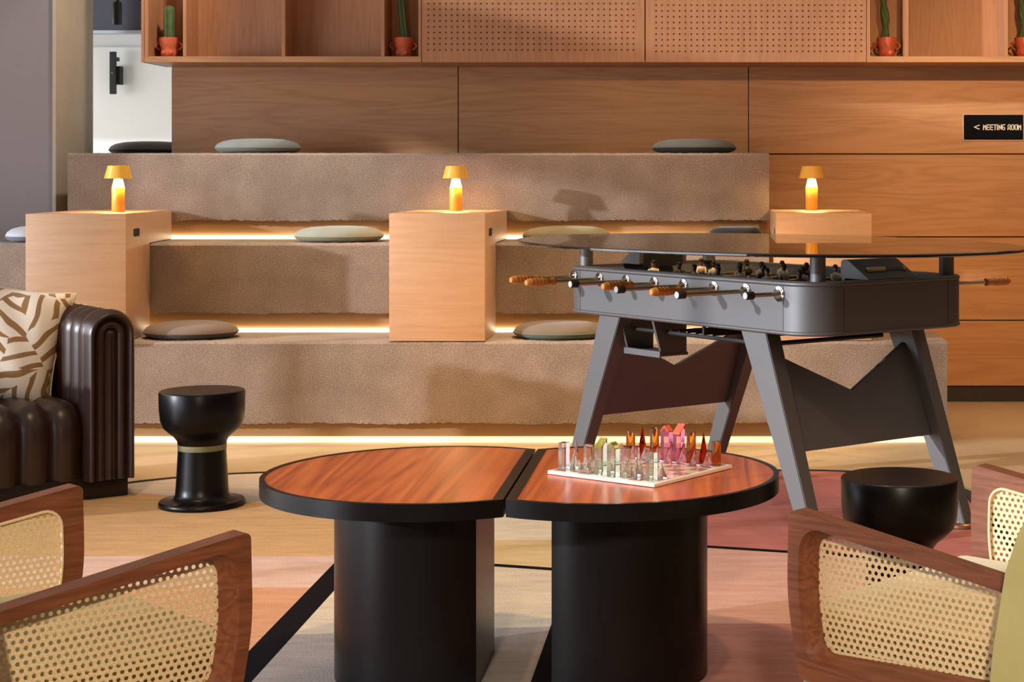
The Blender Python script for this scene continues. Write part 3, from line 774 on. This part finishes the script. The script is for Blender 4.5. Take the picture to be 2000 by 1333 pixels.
# ------------------------------------------------------------------ goblet stools
def stool(label, x, y, z=0.0112):
    t = thing('stool', label, 'stool', (x, y, z), 0, 'black goblet stools')
    up = [(0.0915, 0.238), (0.094, 0.252), (0.106, 0.268), (0.128, 0.286), (0.148, 0.306), (0.157, 0.332), (0.1605, 0.37), (0.162, 0.438), (0.160, 0.442), (0.157, 0.443)]
    obj('bowl', lathe(BM(), up, 48), M['soft_black'], t, 40)
    obj('seat', lathe(BM(), [(0.157, 0.443), (0.1555, 0.4445), (0, 0.4448)], 48), M['black_wood'], t, 40)
    obj('band', lathe(BM(), [(0.0905, 0.216), (0.0912, 0.217), (0.0917, 0.237), (0.0905, 0.238)], 48), M['green_band'], t, 40)
    lo = [(0, 0), (0.160, 0), (0.163, 0.004), (0.163, 0.016), (0.158, 0.022), (0.125, 0.025), (0.109, 0.032), (0.101, 0.046), (0.098, 0.075), (0.0905, 0.216)]
    obj('foot', lathe(BM(), lo, 48), M['soft_black'], t, 40)
stool('black goblet-shaped stool between the sofa and the coffee table', -1.967, 6.72)
stool('black goblet-shaped stool in front of the game table, behind the right armchair', 0.518, 4.80)

# ------------------------------------------------------------------ sofa
SR = R(38)
sofa = thing('sofa', 'dark brown channel-tufted leather sofa at the left edge', 'sofa', (-2.275, 6.90, 0.0115), SR)
AW, AH, AD = 0.20, 0.745, 0.86       # arm width, height, depth
def arch(wd, hh, n=14, z0=0.075):
    r = wd / 2; pts = [(-r, z0), (-r, (z0 + hh - r) / 2), (-r, hh - r)]
    for k in range(1, n): a = PI - PI * k / n; pts.append((r * math.cos(a), hh - r + r * math.sin(a)))
    pts += [(r, hh - r), (r, (z0 + hh - r) / 2), (r, z0)]
    return pts
def arm(cx):
    nb = 8; bw = (AD - 0.05) / nb
    for b in range(nb):
        bm = BM(); rows = []
        for k in range(9):
            u = k / 8; bul = 0.022 * (1 - abs(2 * u - 1) ** 2.2) - 0.022
            y = 0.04 + b * bw + u * bw
            rows.append([bm.verts.new((cx + p[0], y, p[1])) for p in arch(AW + 2 * bul, AH + bul)])
        for a, c in zip(rows, rows[1:]):
            for i in range(len(a) - 1): bm.faces.new((a[i], a[i + 1], c[i + 1], c[i]))
        obj('arm_channel', bm, M['leather'], sofa, 70)
    # front of the arm: nested arches of piping
    bm = BM(); rows = []
    prof = []
    S = AW / 2
    steps = 30
    for k in range(steps + 1):
        s = k / steps                      # 0 outer edge .. 1 middle
        dist = s * S
        if s < 0.40: q = s / 0.40; bulge = 0.045 * math.sin(PI * min(1, q * 0.5 + 0.5) if False else PI / 2 * min(1, q * 2)) * (1 if q < 0.5 else math.cos((q - 0.5) * PI * 0.75))
        elif s < 0.76: q = (s - 0.40) / 0.36; bulge = 0.020 + 0.014 * math.sin(PI * q)
        else: q = (s - 0.76) / 0.24; bulge = 0.018 + 0.012 * math.sin(PI / 2 * q)
        prof.append((dist, bulge))
    for dist, bl in prof:
        wd = max(0.002, AW - 2 * dist)
        rows.append([bm.verts.new((cx + p[0], 0.04 - bl, p[1])) for p in arch(wd, AH - dist)])
    for a, c in zip(rows, rows[1:]):
        for i in range(len(a) - 1): bm.faces.new((a[i], a[i + 1], c[i + 1], c[i]))
    obj('arm_front', bm, M['leather'], sofa, 70)
    obj('arm_core', box(BM(), cx - AW / 2 + 0.025, cx + AW / 2 - 0.025, 0.03, AD - 0.02, 0.075, AH - 0.11), M['leather'], sofa)
arm(-AW / 2)
CW = 0.118; NCH = 11
def channel(x0, path, name):
    bm = BM(); rows = []
    P = [Vector(p) for p in path]
    nrm = []
    for i in range(len(P)):
        t = (P[min(i + 1, len(P) - 1)] - P[max(i - 1, 0)]).normalized(); nrm.append(Vector((-t.y, t.x)))
    for k in range(9):
        u = k / 8; bul = 0.03 * (1 - abs(2 * u - 1) ** 2.4)
        rows.append([bm.verts.new((x0 + u * CW, (P[i] + nrm[i] * bul).x, (P[i] + nrm[i] * bul).y)) for i in range(len(P))])
    for a, c in zip(rows, rows[1:]):
        for i in range(len(a) - 1): bm.faces.new((a[i], a[i + 1], c[i + 1], c[i]))
    return obj(name, bm, M['leather'], sofa, 70)
seat_path = [(0.075, 0.08), (0.072, 0.16), (0.07, 0.22), (0.072, 0.28), (0.085, 0.32), (0.115, 0.348), (0.16, 0.358), (0.30, 0.358), (0.50, 0.352), (0.66, 0.345)]
back_path = [(0.60, 0.36), (0.62, 0.50), (0.645, 0.62), (0.665, 0.69), (0.70, 0.722), (0.745, 0.728), (0.80, 0.71), (0.835, 0.65), (0.84, 0.40), (0.84, 0.08)]
sc0 = channel(-AW - CW, seat_path, 'seat_channel'); bc0 = channel(-AW - CW, back_path, 'back_channel')
for k in range(1, NCH):
    for o in (sc0, bc0):
        c = dup_obj(o, sofa); c.location.x = -CW * k
xl = -AW - CW * NCH
arm(xl - AW / 2)
boxo('base', xl - AW + 0.02, -0.02, 0.05, AD - 0.03, 0.0, 0.085, M['black_wood'], sofa, 0.004)
obj('inner_frame', box(BM(), xl + 0.01, -AW - 0.01, 0.12, 0.82, 0.08, 0.335), M['leather'], sofa)

# patterned pillow on the sofa
def pillow():
    t = thing('throw_pillow', 'cream pillow with brown maze strokes on the leather sofa', 'pillow', (-2.905, 6.955, 0.39), 0)
    t.rotation_euler = (R(-14), R(11), R(16))
    bm = BM(); n = 22; W = 0.255
    for side in (-1, 1):
        g = []
        for i in range(n + 1):
            row = []
            for j in range(n + 1):
                u = 2 * i / n - 1; v = 2 * j / n - 1
                pin = 1 - 0.11 * (1 - v * v) * abs(u) ** 2 ; pin2 = 1 - 0.11 * (1 - u * u) * abs(v) ** 2
                th = 0.085 * ((1 - u ** 4) * (1 - v ** 4)) ** 0.55
                wr = 0.004 * math.sin(9 * u + 5 * v) * (1 - u * u)
                row.append(bm.verts.new((u * W * pin, side * (th + wr if th > 0.002 else 0.0), W * v * pin2 + 0.225)))
            g.append(row)
        for i in range(n):
            for j in range(n): bm.faces.new((g[i][j], g[i + 1][j], g[i + 1][j + 1], g[i][j + 1]))
    bmesh.ops.remove_doubles(bm, verts=bm.verts[:], dist=0.0005)
    obj('cover', bm, M['pillow'], t, 180)
    pts = []
    for k in range(80):
        q = k / 20; s = int(q); f = 2 * (q - s) - 1
        u, v = [(f, -1), (1, f), (-f, 1), (-1, -f)][s]
        pts.append((u * W * (1 - 0.11 * (1 - v * v) * u * u), 0, W * v * (1 - 0.11 * (1 - u * u) * v * v) + 0.225))
    obj('piping', tube(BM(), pts, 0.004, 6, True), M['binding'], t, 180)
pillow()

# ------------------------------------------------------------------ cane armchairs
ARM_IN = 0.36
def armchair(label, cx, cy, rz):
    t = thing('armchair', label, 'armchair', (cx, cy, 0.0112), rz, 'cane and walnut armchairs')
    zb = 0.0112
    # outline in (y, z): front edge at y = 0.31
    yf, yb_ = 0.31, -0.36
    outer = roundpoly([(yf, 0.640), (yb_, 0.545), (yb_ - 0.01, 0.33), (yf - 0.025, 0.315), (yf + 0.004, 0.47)], [0.012, 0.02, 0.02, 0.012, 0.5], 6)
    inner = roundpoly([(yf - 0.047, 0.599), (yb_ + 0.06, 0.5195), (yb_ + 0.045, 0.385), (yf - 0.063, 0.366), (yf - 0.043, 0.47)], [0.035, 0.035, 0.03, 0.03, 0.5], 6)
    inner_o = roundpoly([(yf - 0.026, 0.614), (yb_ + 0.05, 0.530), (yb_ + 0.035, 0.372), (yf - 0.044, 0.350), (yf - 0.022, 0.47)], [0.045, 0.045, 0.035, 0.035, 0.5], 6)
    for s in (-1, 1):
        xo, xi = s * (ARM_IN + 0.0), s * (ARM_IN - 0.044)
        bm = BM(); n = len(outer)
        L = [[bm.verts.new((x, a, b - zb)) for a, b in poly] for poly, x in ((outer, xi), (outer, xo), (inner_o, xo), (inner, xi + s * 0.010), (inner, xi))]
        for k in range(5):
            a, b = L[k], L[(k + 1) % 5]
            for i in range(n): bm.faces.new((a[i], a[(i + 1) % n], b[(i + 1) % n], b[i]))
        fr = obj('arm_frame', bm, M['walnut'], t, 30)
        # cane sheet with real holes
        bm = BM(); xc = xi + s * 0.006; px_, pz_ = 0.0142, 0.0124; hr = 0.0041
        y0, y1, z0, z1 = yb_ + 0.03, yf - 0.035, 0.355, 0.615
        rows_ = int((z1 - z0) / pz_); cols_ = int((y1 - y0) / px_)
        def topz(y): return 0.597 + (y - (yf - 0.05)) * 0.1418
        cache = {}
        def V(y, z):
            k = (round(y * 20000), round(z * 20000))
            if k not in cache: cache[k] = bm.verts.new((xc, y, z - zb))
            return cache[k]
        for r_ in range(rows_):
            for c_ in range(-1, cols_):
                yc = y0 + (c_ + 0.5 + (0.5 if r_ % 2 else 0)) * px_; zc = z0 + (r_ + 0.5) * pz_
                if zc > topz(yc) + 0.018 or yc > yf - 0.030 or yc < yb_ + 0.02: continue
                sq = []
                for k in range(8):
                    a = R(22.5 + 45 * k); ca, sa = math.cos(a), math.sin(a); mxx = max(abs(ca), abs(sa))
                    sq.append((yc + px_ / 2 * (1 if ca > 0 else -1) * (1 if abs(ca) > abs(sa) else 0.4142), zc + pz_ / 2 * (1 if sa > 0 else -1) * (1 if abs(sa) > abs(ca) else 0.4142)))
                ov = [V(*q) for q in sq]
                # corners of the cell
                hv = [bm.verts.new((xc, yc + hr * math.cos(R(22.5 + 45 * k)), zc + hr * math.sin(R(22.5 + 45 * k)) - zb)) for k in range(8)]
                for k in range(8):
                    a_, b_ = ov[k], ov[(k + 1) % 8]
                    try: bm.faces.new((hv[k], a_, b_, hv[(k + 1) % 8]))
                    except ValueError: pass
                for k in (0, 2, 4, 6):
                    cyy = yc + px_ / 2 * (1 if k in (0, 6) else -1); czz = zc + pz_ / 2 * (1 if k in (0, 2) else -1)
                    try: bm.faces.new((ov[k], V(cyy, czz), ov[k + 1]))
                    except ValueError: pass
        cs = obj('cane_sheet', bm, M['cane'], t); cs['kind'] = 'stuff'
        obj('cane_binding', tube(BM(), [(xi - s * 0.0005, a, b - zb) for a, b in inner], 0.0035, 6, True), M['binding'], t, 180)
    # seat, base and back
    bm = box(BM(), -ARM_IN + 0.055, ARM_IN - 0.055, -0.25, 0.335, 0.335 - zb, 0.445 - zb, 0.035, 5); obj('seat_cushion', bm, M['suede'], t, 60)
    boxo('seat_base', -ARM_IN + 0.045, ARM_IN - 0.045, -0.34, 0.30, 0.235 - zb, 0.335 - zb, M['suede'], t, 0.02, 4)
    boxo('side_rail', -ARM_IN + 0.01, ARM_IN - 0.01, -0.35, 0.29, 0.26 - zb, 0.318 - zb, M['suede'], t, 0.015, 3)
    # curved upholstered back shell wrapping outside the arms
    bm = BM(); A, B = [], []
    path = roundpoly([(-ARM_IN - 0.045, -0.17), (-ARM_IN - 0.03, -0.43), (ARM_IN + 0.03, -0.43), (ARM_IN + 0.045, -0.17)], [0.001, 0.16, 0.16, 0.001], 10)
    inn = roundpoly([(-ARM_IN - 0.005, -0.165), (-ARM_IN + 0.02, -0.36), (ARM_IN - 0.02, -0.36), (ARM_IN + 0.005, -0.165)], [0.001, 0.12, 0.12, 0.001], 10)
    npt = len(path)
    lev = [(0.24, 0.0, 0.0, 0.03), (0.26, 0.0, 0.0, 0.02), (0.46, 0.0, -0.012, 0.0), (0.60, 0.0, -0.03, -0.025), (0.67, 0.0, -0.04, -0.05), (0.72, 0.0, -0.045, -0.08), (0.755, 0.3, -0.05, -0.10), (0.765, 0.5, -0.05, -0.12)]
    ro, ri = [], []
    wgt = [max(0.0, min(1.0, (p[1] + 0.36) / 0.19)) for p in path]
    for z, k, lean, lead in lev:
        ro.append([bm.verts.new((p[0] * (1 - k) + q[0] * k, p[1] * (1 - k) + q[1] * k + lean * (1 - g_) + lead * g_, z - zb)) for p, q, g_ in zip(path, inn, wgt)])
        ri.append([bm.verts.new((q[0] * (1 - k) + p[0] * k, q[1] * (1 - k) + p[1] * k + lean * (1 - g_) + lead * g_, z - zb)) for p, q, g_ in zip(path, inn, wgt)])
    for rows in (ro, ri):
        for a, b in zip(rows, rows[1:]):
            for i in range(npt - 1): bm.faces.new((a[i], a[i + 1], b[i + 1], b[i]))
    for e in (0, npt - 1):
        for k in range(len(lev) - 1): bm.faces.new((ro[k][e], ro[k + 1][e], ri[k + 1][e], ri[k][e]))
    for i in range(npt - 1): bm.faces.new((ro[0][i], ro[0][i + 1], ri[0][i + 1], ri[0][i]))
    obj('back_shell', bm, M['suede'], t, 60)
    for sx in (-1, 1):
        for yy in (-0.30, 0.24):
            obj('leg', tube(BM(), [(sx * 0.27, yy, 0.24), (sx * 0.29, yy + (0.02 if yy > 0 else -0.02), 0.003)], [0.022, 0.014], 12), M['walnut'], t, 60)
    return t
# left chair: right front arm corner at (-0.837, 3.163), facing (0.707, 0.707)
def place(P1, f, side):
    fx_, fy_ = f; rx, ry = fy_, -fx_
    s = ARM_IN * side
    return (P1[0] - rx * s - fx_ * 0.31, P1[1] - ry * s - fy_ * 0.31)
a = R(45); c = place((-0.837, 3.163), (math.cos(a), math.sin(a)), 1)
armchair('cane and walnut armchair in the left foreground', c[0], c[1], a - PI / 2)
a = R(140.2); c = place((0.149, 3.373), (math.cos(a), math.sin(a)), -1)
armchair('cane and walnut armchair in the right foreground with olive back', c[0], c[1], a - PI / 2)

# ------------------------------------------------------------------ foosball table
FB = thing('foosball_table', 'black foosball table under an oval smoked glass top', 'foosball table', (0.174, 6.635, 0.0112), R(38.95))
z_ = -0.0112
def fz_(z): return z + z_
ZT, ZBm = 0.925, 0.742
out_, in_ = rrect(0.40, 0.75, 0.145, 10), rrect(0.382, 0.732, 0.127, 10)
def strip(name, idx, m, gap=0.0012):
    bm = BM(); A = [Vector(out_[i]) for i in idx]; B = [Vector(in_[i]) for i in idx]
    for L in (A, B):
        L[0] = L[0] + (L[1] - L[0]).normalized() * gap; L[-1] = L[-1] + (L[-2] - L[-1]).normalized() * gap
    poly = [tuple(p) for p in A] + [tuple(p) for p in B[::-1]]
    prism(bm, poly, fz_(ZBm + 0.013), fz_(ZT - 0.016)); return obj(name, bm, m, FB, 40)
for k in range(4):
    strip('corner_panel', list(range(k * 11, k * 11 + 11)), M['satin_black'])
    strip('side_panel', [k * 11 + 10, (k * 11 + 11) % 44], M['satin_black'])
obj('core_frame', ring(BM(), rrect(0.381, 0.731, 0.126, 10), rrect(0.352, 0.702, 0.097, 10), fz_(ZBm + 0.004), fz_(ZT - 0.006)), M['seam'], FB, 40)
obj('top_rim', ring(BM(), rrect(0.394, 0.744, 0.139, 10), rrect(0.35, 0.70, 0.095, 10), fz_(ZT - 0.012), fz_(ZT)), M['satin_black'], FB, 40)
obj('top_edge', tube(BM(), [(x, y, fz_(ZT - 0.0085)) for x, y in rrect(0.3945, 0.7445, 0.1395, 10)], 0.0085, 10, True), M['satin_black'], FB, 180)
obj('bottom_edge', tube(BM(), [(x, y, fz_(ZBm + 0.007)) for x, y in rrect(0.396, 0.746, 0.141, 10)], 0.008, 10, True), M['satin_black'], FB, 180)
obj('field', prism(BM(), rrect(0.353, 0.703, 0.098, 10), fz_(0.785), fz_(0.795)), M['field'], FB)
obj('floor_board', prism(BM(), rrect(0.39, 0.74, 0.135, 10), fz_(ZBm + 0.002), fz_(ZBm + 0.012)), M['matt_black'], FB)
lin = ring(BM(), rrect(0.351, 0.701, 0.096, 10), rrect(0.345, 0.695, 0.09, 10), fz_(0.795), fz_(ZT - 0.013)); obj('inner_lining', lin, plain('grey_lining', srgb(112, 116, 122), 0.5), FB, 40)
for sx in (-1, 1):
    for sy in (-1, 1):
        obj('post', lathe(BM(), [(0, fz_(ZT)), (0.027, fz_(ZT)), (0.027, fz_(1.018)), (0, fz_(1.018))], 24, c=(sx * 0.315, sy * 0.685, 0)), M['satin_black'], FB, 40)
# glass top
bm = BM(); nn = 120; rows = []
for off, z in ((0.006, 1.0185), (0.0, 1.0215), (0.0, 1.0275), (0.006, 1.0305)):
    row = []
    for k in range(nn):
        q = 2 * PI * k / nn; ex = 2 / 2.15
        cx_, sx_ = math.cos(q), math.sin(q)
        row.append(bm.verts.new(((0.775 - off) * abs(cx_) ** ex * (1 if cx_ >= 0 else -1), (1.135 - off) * abs(sx_) ** ex * (1 if sx_ >= 0 else -1), fz_(z))))
    rows.append(row)
for a_, b_ in zip(rows, rows[1:]):
    for k in range(nn): bm.faces.new((a_[k], a_[(k + 1) % nn], b_[(k + 1) % nn], b_[k]))
for f_ in bm.faces: f_.material_index = 1
bm.faces.new(rows[0][::-1]).material_index = 0; bm.faces.new(rows[-1]).material_index = 0
obj('glass_top', bm, [M['glass_top'], M['glass_edge']], FB)['label'] = 'oval smoked glass tabletop'
# goal wedges
for s in (-1, 1):
    pr = [(0.735, ZT), (0.725, 0.93), (0.628, 0.988), (0.60, 0.990), (0.592, 0.982), (0.592, ZT)]
    bm = BM(); prism(bm, [(s * a_, fz_(b_)) for a_, b_ in pr], -0.12, 0.12, lambda a_, b_, c_: (c_, a_, b_))
    bmesh.ops.bevel(bm, geom=[e for e in bm.edges if e.calc_length() > 0.2], offset=0.003, segments=2, affect='EDGES')
    gh = obj('goal_housing', bm, M['satin_black'], FB, 30)
    sl_ = math.atan2(0.058, 0.097)
    for nm, x0, x1, m_ in (('score_slider', -0.085, -0.005, M['cream']), ('score_bead', 0.085, 0.10, M['cream'])):
        b2 = tube(BM(), [(x0, s * 0.690, fz_(0.957)), (x1, s * 0.690, fz_(0.957))], 0.009, 10); obj(nm, b2, m_, gh, 40)
    obj('score_rod', tube(BM(), [(-0.1, s * 0.690, fz_(0.957)), (0.1, s * 0.690, fz_(0.957))], 0.003, 8), M['chrome'], gh, 40)
    obj('goal_mouth', box(BM(), -0.1, 0.1, s * 0.5915 - 0.0004, s * 0.5915 + 0.0004, fz_(ZT - 0.01), fz_(0.972)), M['seam'], gh)

def player_mesh(name, shirt, skin, hair):
    bm = BM()
    lathe(bm, [(0, -0.004), (0.011, -0.002), (0.014, 0.012), (0.016, 0.024), (0.012, 0.033), (0.006, 0.036), (0.0055, 0.041)], 12, sx=1.25, sy=0.85, mi=0)
    lathe(bm, [(0.0055, 0.039), (0.009, 0.046), (0.0098, 0.053), (0.008, 0.061), (0, 0.065)], 12, mi=1)
    lathe(bm, [(0.0102, 0.053), (0.0104, 0.058), (0.008, 0.065), (0, 0.0685)], 12, mi=2)
    for sx in (-1, 1):
        tube(bm, [(sx * 0.019, 0, 0.030), (sx * 0.023, 0.002, 0.014), (sx * 0.019, 0.012, 0.004)], [0.0062, 0.0052, 0.004], 8, mi=0)
    tube(bm, [(0, 0, 0.0), (0, 0, -0.030), (0, 0.002, -0.068)], [0.013, 0.010, 0.008], 8, mi=3)
    box(bm, -0.012, 0.012, -0.006, 0.016, -0.078, -0.064)
    me = bpy.data.meshes.new(name); bmesh.ops.recalc_face_normals(bm, faces=bm.faces[:]); bm.to_mesh(me); bm.free()
    for m_ in (shirt, skin, hair, M['shirt_dark']): me.materials.append(m_)
    me.polygons.foreach_set('use_smooth', [True] * len(me.polygons)); return me
PM = [player_mesh('player_white', M['shirt_white'], M['skin'], M['hair']), player_mesh('player_dark', M['shirt_dark'], M['skin_dark'], M['hair']), player_mesh('player_white_b', M['shirt_white'], M['skin_dark'], M['hair']), player_mesh('player_red_hair', M['shirt_white'], M['skin'], M['hair_red'])]
ZR = fz_(0.881)
outs = [0.292, 0.336, 0.259, 0.2336, 0.304, 0.28, 0.307, 0.154]
han = [1, 1, 0, 1, 0, 1, 0, 0]
nplay = [1, 2, 3, 5, 5, 3, 2, 1]
slide = [0.0, -0.02, 0.03, 0.01, -0.02, 0.02, -0.03, 0.02]
grip = [(0, -0.002), (0.010, -0.002), (0.0125, 0.004)]
for k in range(9): z0 = 0.010 + k * 0.008; grip += [(0.0162 if k % 2 else 0.0146, z0), (0.0162 if k % 2 else 0.0146, z0 + 0.006)]
grip += [(0.0150, 0.086), (0.0125, 0.098), (0.0125, 0.106), (0.0155, 0.118), (0.0155, 0.126), (0.012, 0.131), (0, 0.131)]
for i in range(8):
    y = 0.65 - 0.1765 * i
    e0 = outs[i]; e1 = 0.364 if i == 7 else (0.24 if not han[i] else 0.26)
    rod = obj('rod', tube(BM(), [(-0.4 - e0 + 0.01, y, ZR), (0.4 + e1 - 0.01, y, ZR)], 0.0075, 12), M['steel'], FB, 40)
    for sx in (-1, 1):
        fb = lathe(BM(), [(0.0078, 0.012), (0.013, 0.012), (0.0155, 0.005), (0.026, 0.004), (0.027, 0.0), (0.0078, 0.0)], 24)
        obj('flange', fb, M['chrome'], rod, 40, (sx * 0.4005, y, ZR), (0, R(90 * sx), 0))
        for q in range(4):
            a_ = R(45 + 90 * q)
            obj('screw', lathe(BM(), [(0.003, 0), (0.003, 0.0055), (0, 0.0055)], 8), M['rubber'], rod, 40, (sx * 0.4005, y + 0.0205 * math.cos(a_), ZR + 0.0205 * math.sin(a_)), (0, R(90 * sx), 0))
        e = e0 if sx < 0 else e1
        has_handle = han[i] if sx < 0 else (not han[i])
        if has_handle: obj('handle', lathe(BM(), grip, 20), M['handle'], rod, 50, (sx * (0.4 + e), y, ZR), (0, R(-90 * sx), 0))
        else:
            obj('end_cap', lathe(BM(), [(0, 0.001), (0.0125, 0.001), (0.0138, 0.003), (0.0138, 0.034), (0.008, 0.034)], 20), M['rubber'], rod, 40, (sx * (0.4 + e), y, ZR), (0, R(-90 * sx), 0))
            obj('cap_disc', lathe(BM(), [(0.0118, 0.0008), (0.011, 0.0), (0, 0.0)], 20), M['cap_grey'], rod, 40, (sx * (0.4 + e), y, ZR), (0, R(-90 * sx), 0))
    n_ = nplay[i]
    for k in range(n_):
        x = (k - (n_ - 1) / 2) * (0.62 / (n_ + 0.6)) + slide[i]
        me = PM[3] if i == 0 else (PM[(0 if (k + i) % 3 else 2)] if han[i] or i == 7 else PM[1 if k % 2 == 0 else 2])
        o = bpy.data.objects.new('player', me); link(o, rod); o.location = (x, y, ZR)
        o.rotation_euler = (R(random.choice((0, 4, -6))), 0, R(180) if han[i] else 0)

# legs: splayed outwards along the length, tapering
def leg(sx, sy):
    ytop0, ytop1, yb0, yb1 = 0.36, 0.495, 0.690, 0.755
    bm = BM(); zt = fz_(ZBm + 0.002); zb = 0.018
    xo_t, xi_t, xo_b, xi_b = 0.385, 0.320, 0.385, 0.335
    pts = []
    for (z, y0, y1, xo, xi) in ((zb, yb0, yb1, xo_b, xi_b), (zt, ytop0, ytop1, xo_t, xi_t)):
        pts.append([bm.verts.new((sx * a_, sy * b_, z)) for a_, b_ in ((xo, y0), (xo, y1), (xi, y1), (xi, y0))])
    bm.faces.new(pts[0]); bm.faces.new(pts[1])
    for k in range(4): bm.faces.new((pts[0][k], pts[0][(k + 1) % 4], pts[1][(k + 1) % 4], pts[1][k]))
    bmesh.ops.recalc_face_normals(bm, faces=bm.faces[:])
    bmesh.ops.bevel(bm, geom=bm.edges[:], offset=0.003, segments=2, affect='EDGES')
    l = obj('leg', bm, M['satin_black'], FB, 40)
    obj('foot', lathe(BM(), [(0, 0), (0.048, 0), (0.052, 0.004), (0.052, 0.014), (0.046, 0.019), (0, 0.019)], 28), M['bronze'], l, 40, (sx * 0.36, sy * 0.7225, 0))
    obj('bolt', lathe(BM(), [(0.006, 0), (0.006, 0.012), (0, 0.014)], 10), M['chrome'], l, 40, (sx * 0.36 - 0.02, sy * 0.7225, 0.019))
for sx in (-1, 1):
    for sy in (-1, 1): leg(sx, sy)
# V panels between each pair of end legs (leaning with the legs)
def ycent(z): f = z / (ZBm); return 0.7225 + (0.4275 - 0.7225) * f
for sy in (-1, 1):
    bm = BM()
    def vp(z, x, th):
        yy = ycent(z) + th
        return (x, sy * yy, fz_(z))
    poly = [(-0.325, 0.335), (0.325, 0.335), (0.325, 0.665), (0.0, 0.515), (-0.325, 0.665)]
    A_ = [bm.verts.new(vp(z, x, -0.009)) for x, z in poly]; B_ = [bm.verts.new(vp(z, x, 0.009)) for x, z in poly]
    for L in (A_, B_):
        bm.faces.new((L[0], L[3], L[4])); bm.faces.new((L[0], L[1], L[3])); bm.faces.new((L[1], L[2], L[3]))
    for k in range(5): bm.faces.new((A_[k], A_[(k + 1) % 5], B_[(k + 1) % 5], B_[k]))
    obj('leg_panel', bm, M['satin_black'], FB)
# ball tray hanging under the long side, and ball-return rails
tr_ = obj('ball_tray', box(BM(), -0.335, -0.20, 0.17, 0.39, fz_(0.600), fz_(0.612), 0.003, 2), M['satin_black'], FB, 40)
for yy in (0.175, 0.385):
    bm = BM(); prism(bm, [(-0.33, fz_(0.612)), (-0.21, fz_(0.612)), (-0.21, fz_(0.744)), (-0.37, fz_(0.744))], yy - 0.006, yy + 0.006, lambda a_, b_, c_: (a_, c_, b_)); obj('tray_bracket', bm, M['satin_black'], tr_)
box_lip = boxo('tray_lip', -0.342, -0.334, 0.165, 0.395, fz_(0.596), fz_(0.622), M['satin_black'], tr_, 0.002, 1)
for k in range(6):
    yy = 0.15 - k * 0.05
    obj('return_bar', tube(BM(), [(-0.30, yy, fz_(0.70)), (0.22, yy - 0.06, fz_(0.70))], 0.004, 6), M['matt_black'], FB, 60)
for x in (-0.30, 0.22): obj('return_rail', tube(BM(), [(x, 0.40, fz_(0.69)), (x, -0.42, fz_(0.69))], 0.008, 6), M['matt_black'], FB, 60)
for x in (-0.30, 0.22):
    for yy in (-0.35, -0.05, 0.25): obj('rail_hanger', tube(BM(), [(x, yy, fz_(0.69)), (x, yy, fz_(0.745))], 0.007, 6), M['matt_black'], FB, 60)
for zz, r_ in ((0.693, 0.009), (0.722, 0.004)): obj('cross_bar', tube(BM(), [(-0.32, -0.43, fz_(zz)), (0.24, -0.43, fz_(zz))], r_, 6), M['matt_black'], FB, 60)
for x in (0.06, 0.17): obj('rail_hanger', tube(BM(), [(x, -0.43, fz_(0.69)), (x, -0.43, fz_(0.745))], 0.008, 6), M['matt_black'], FB, 60)
obj('coin_box', box(BM(), 0.20, 0.315, -0.40, -0.26, fz_(0.695), fz_(0.744), 0.004, 2), M['satin_black'], FB, 40)
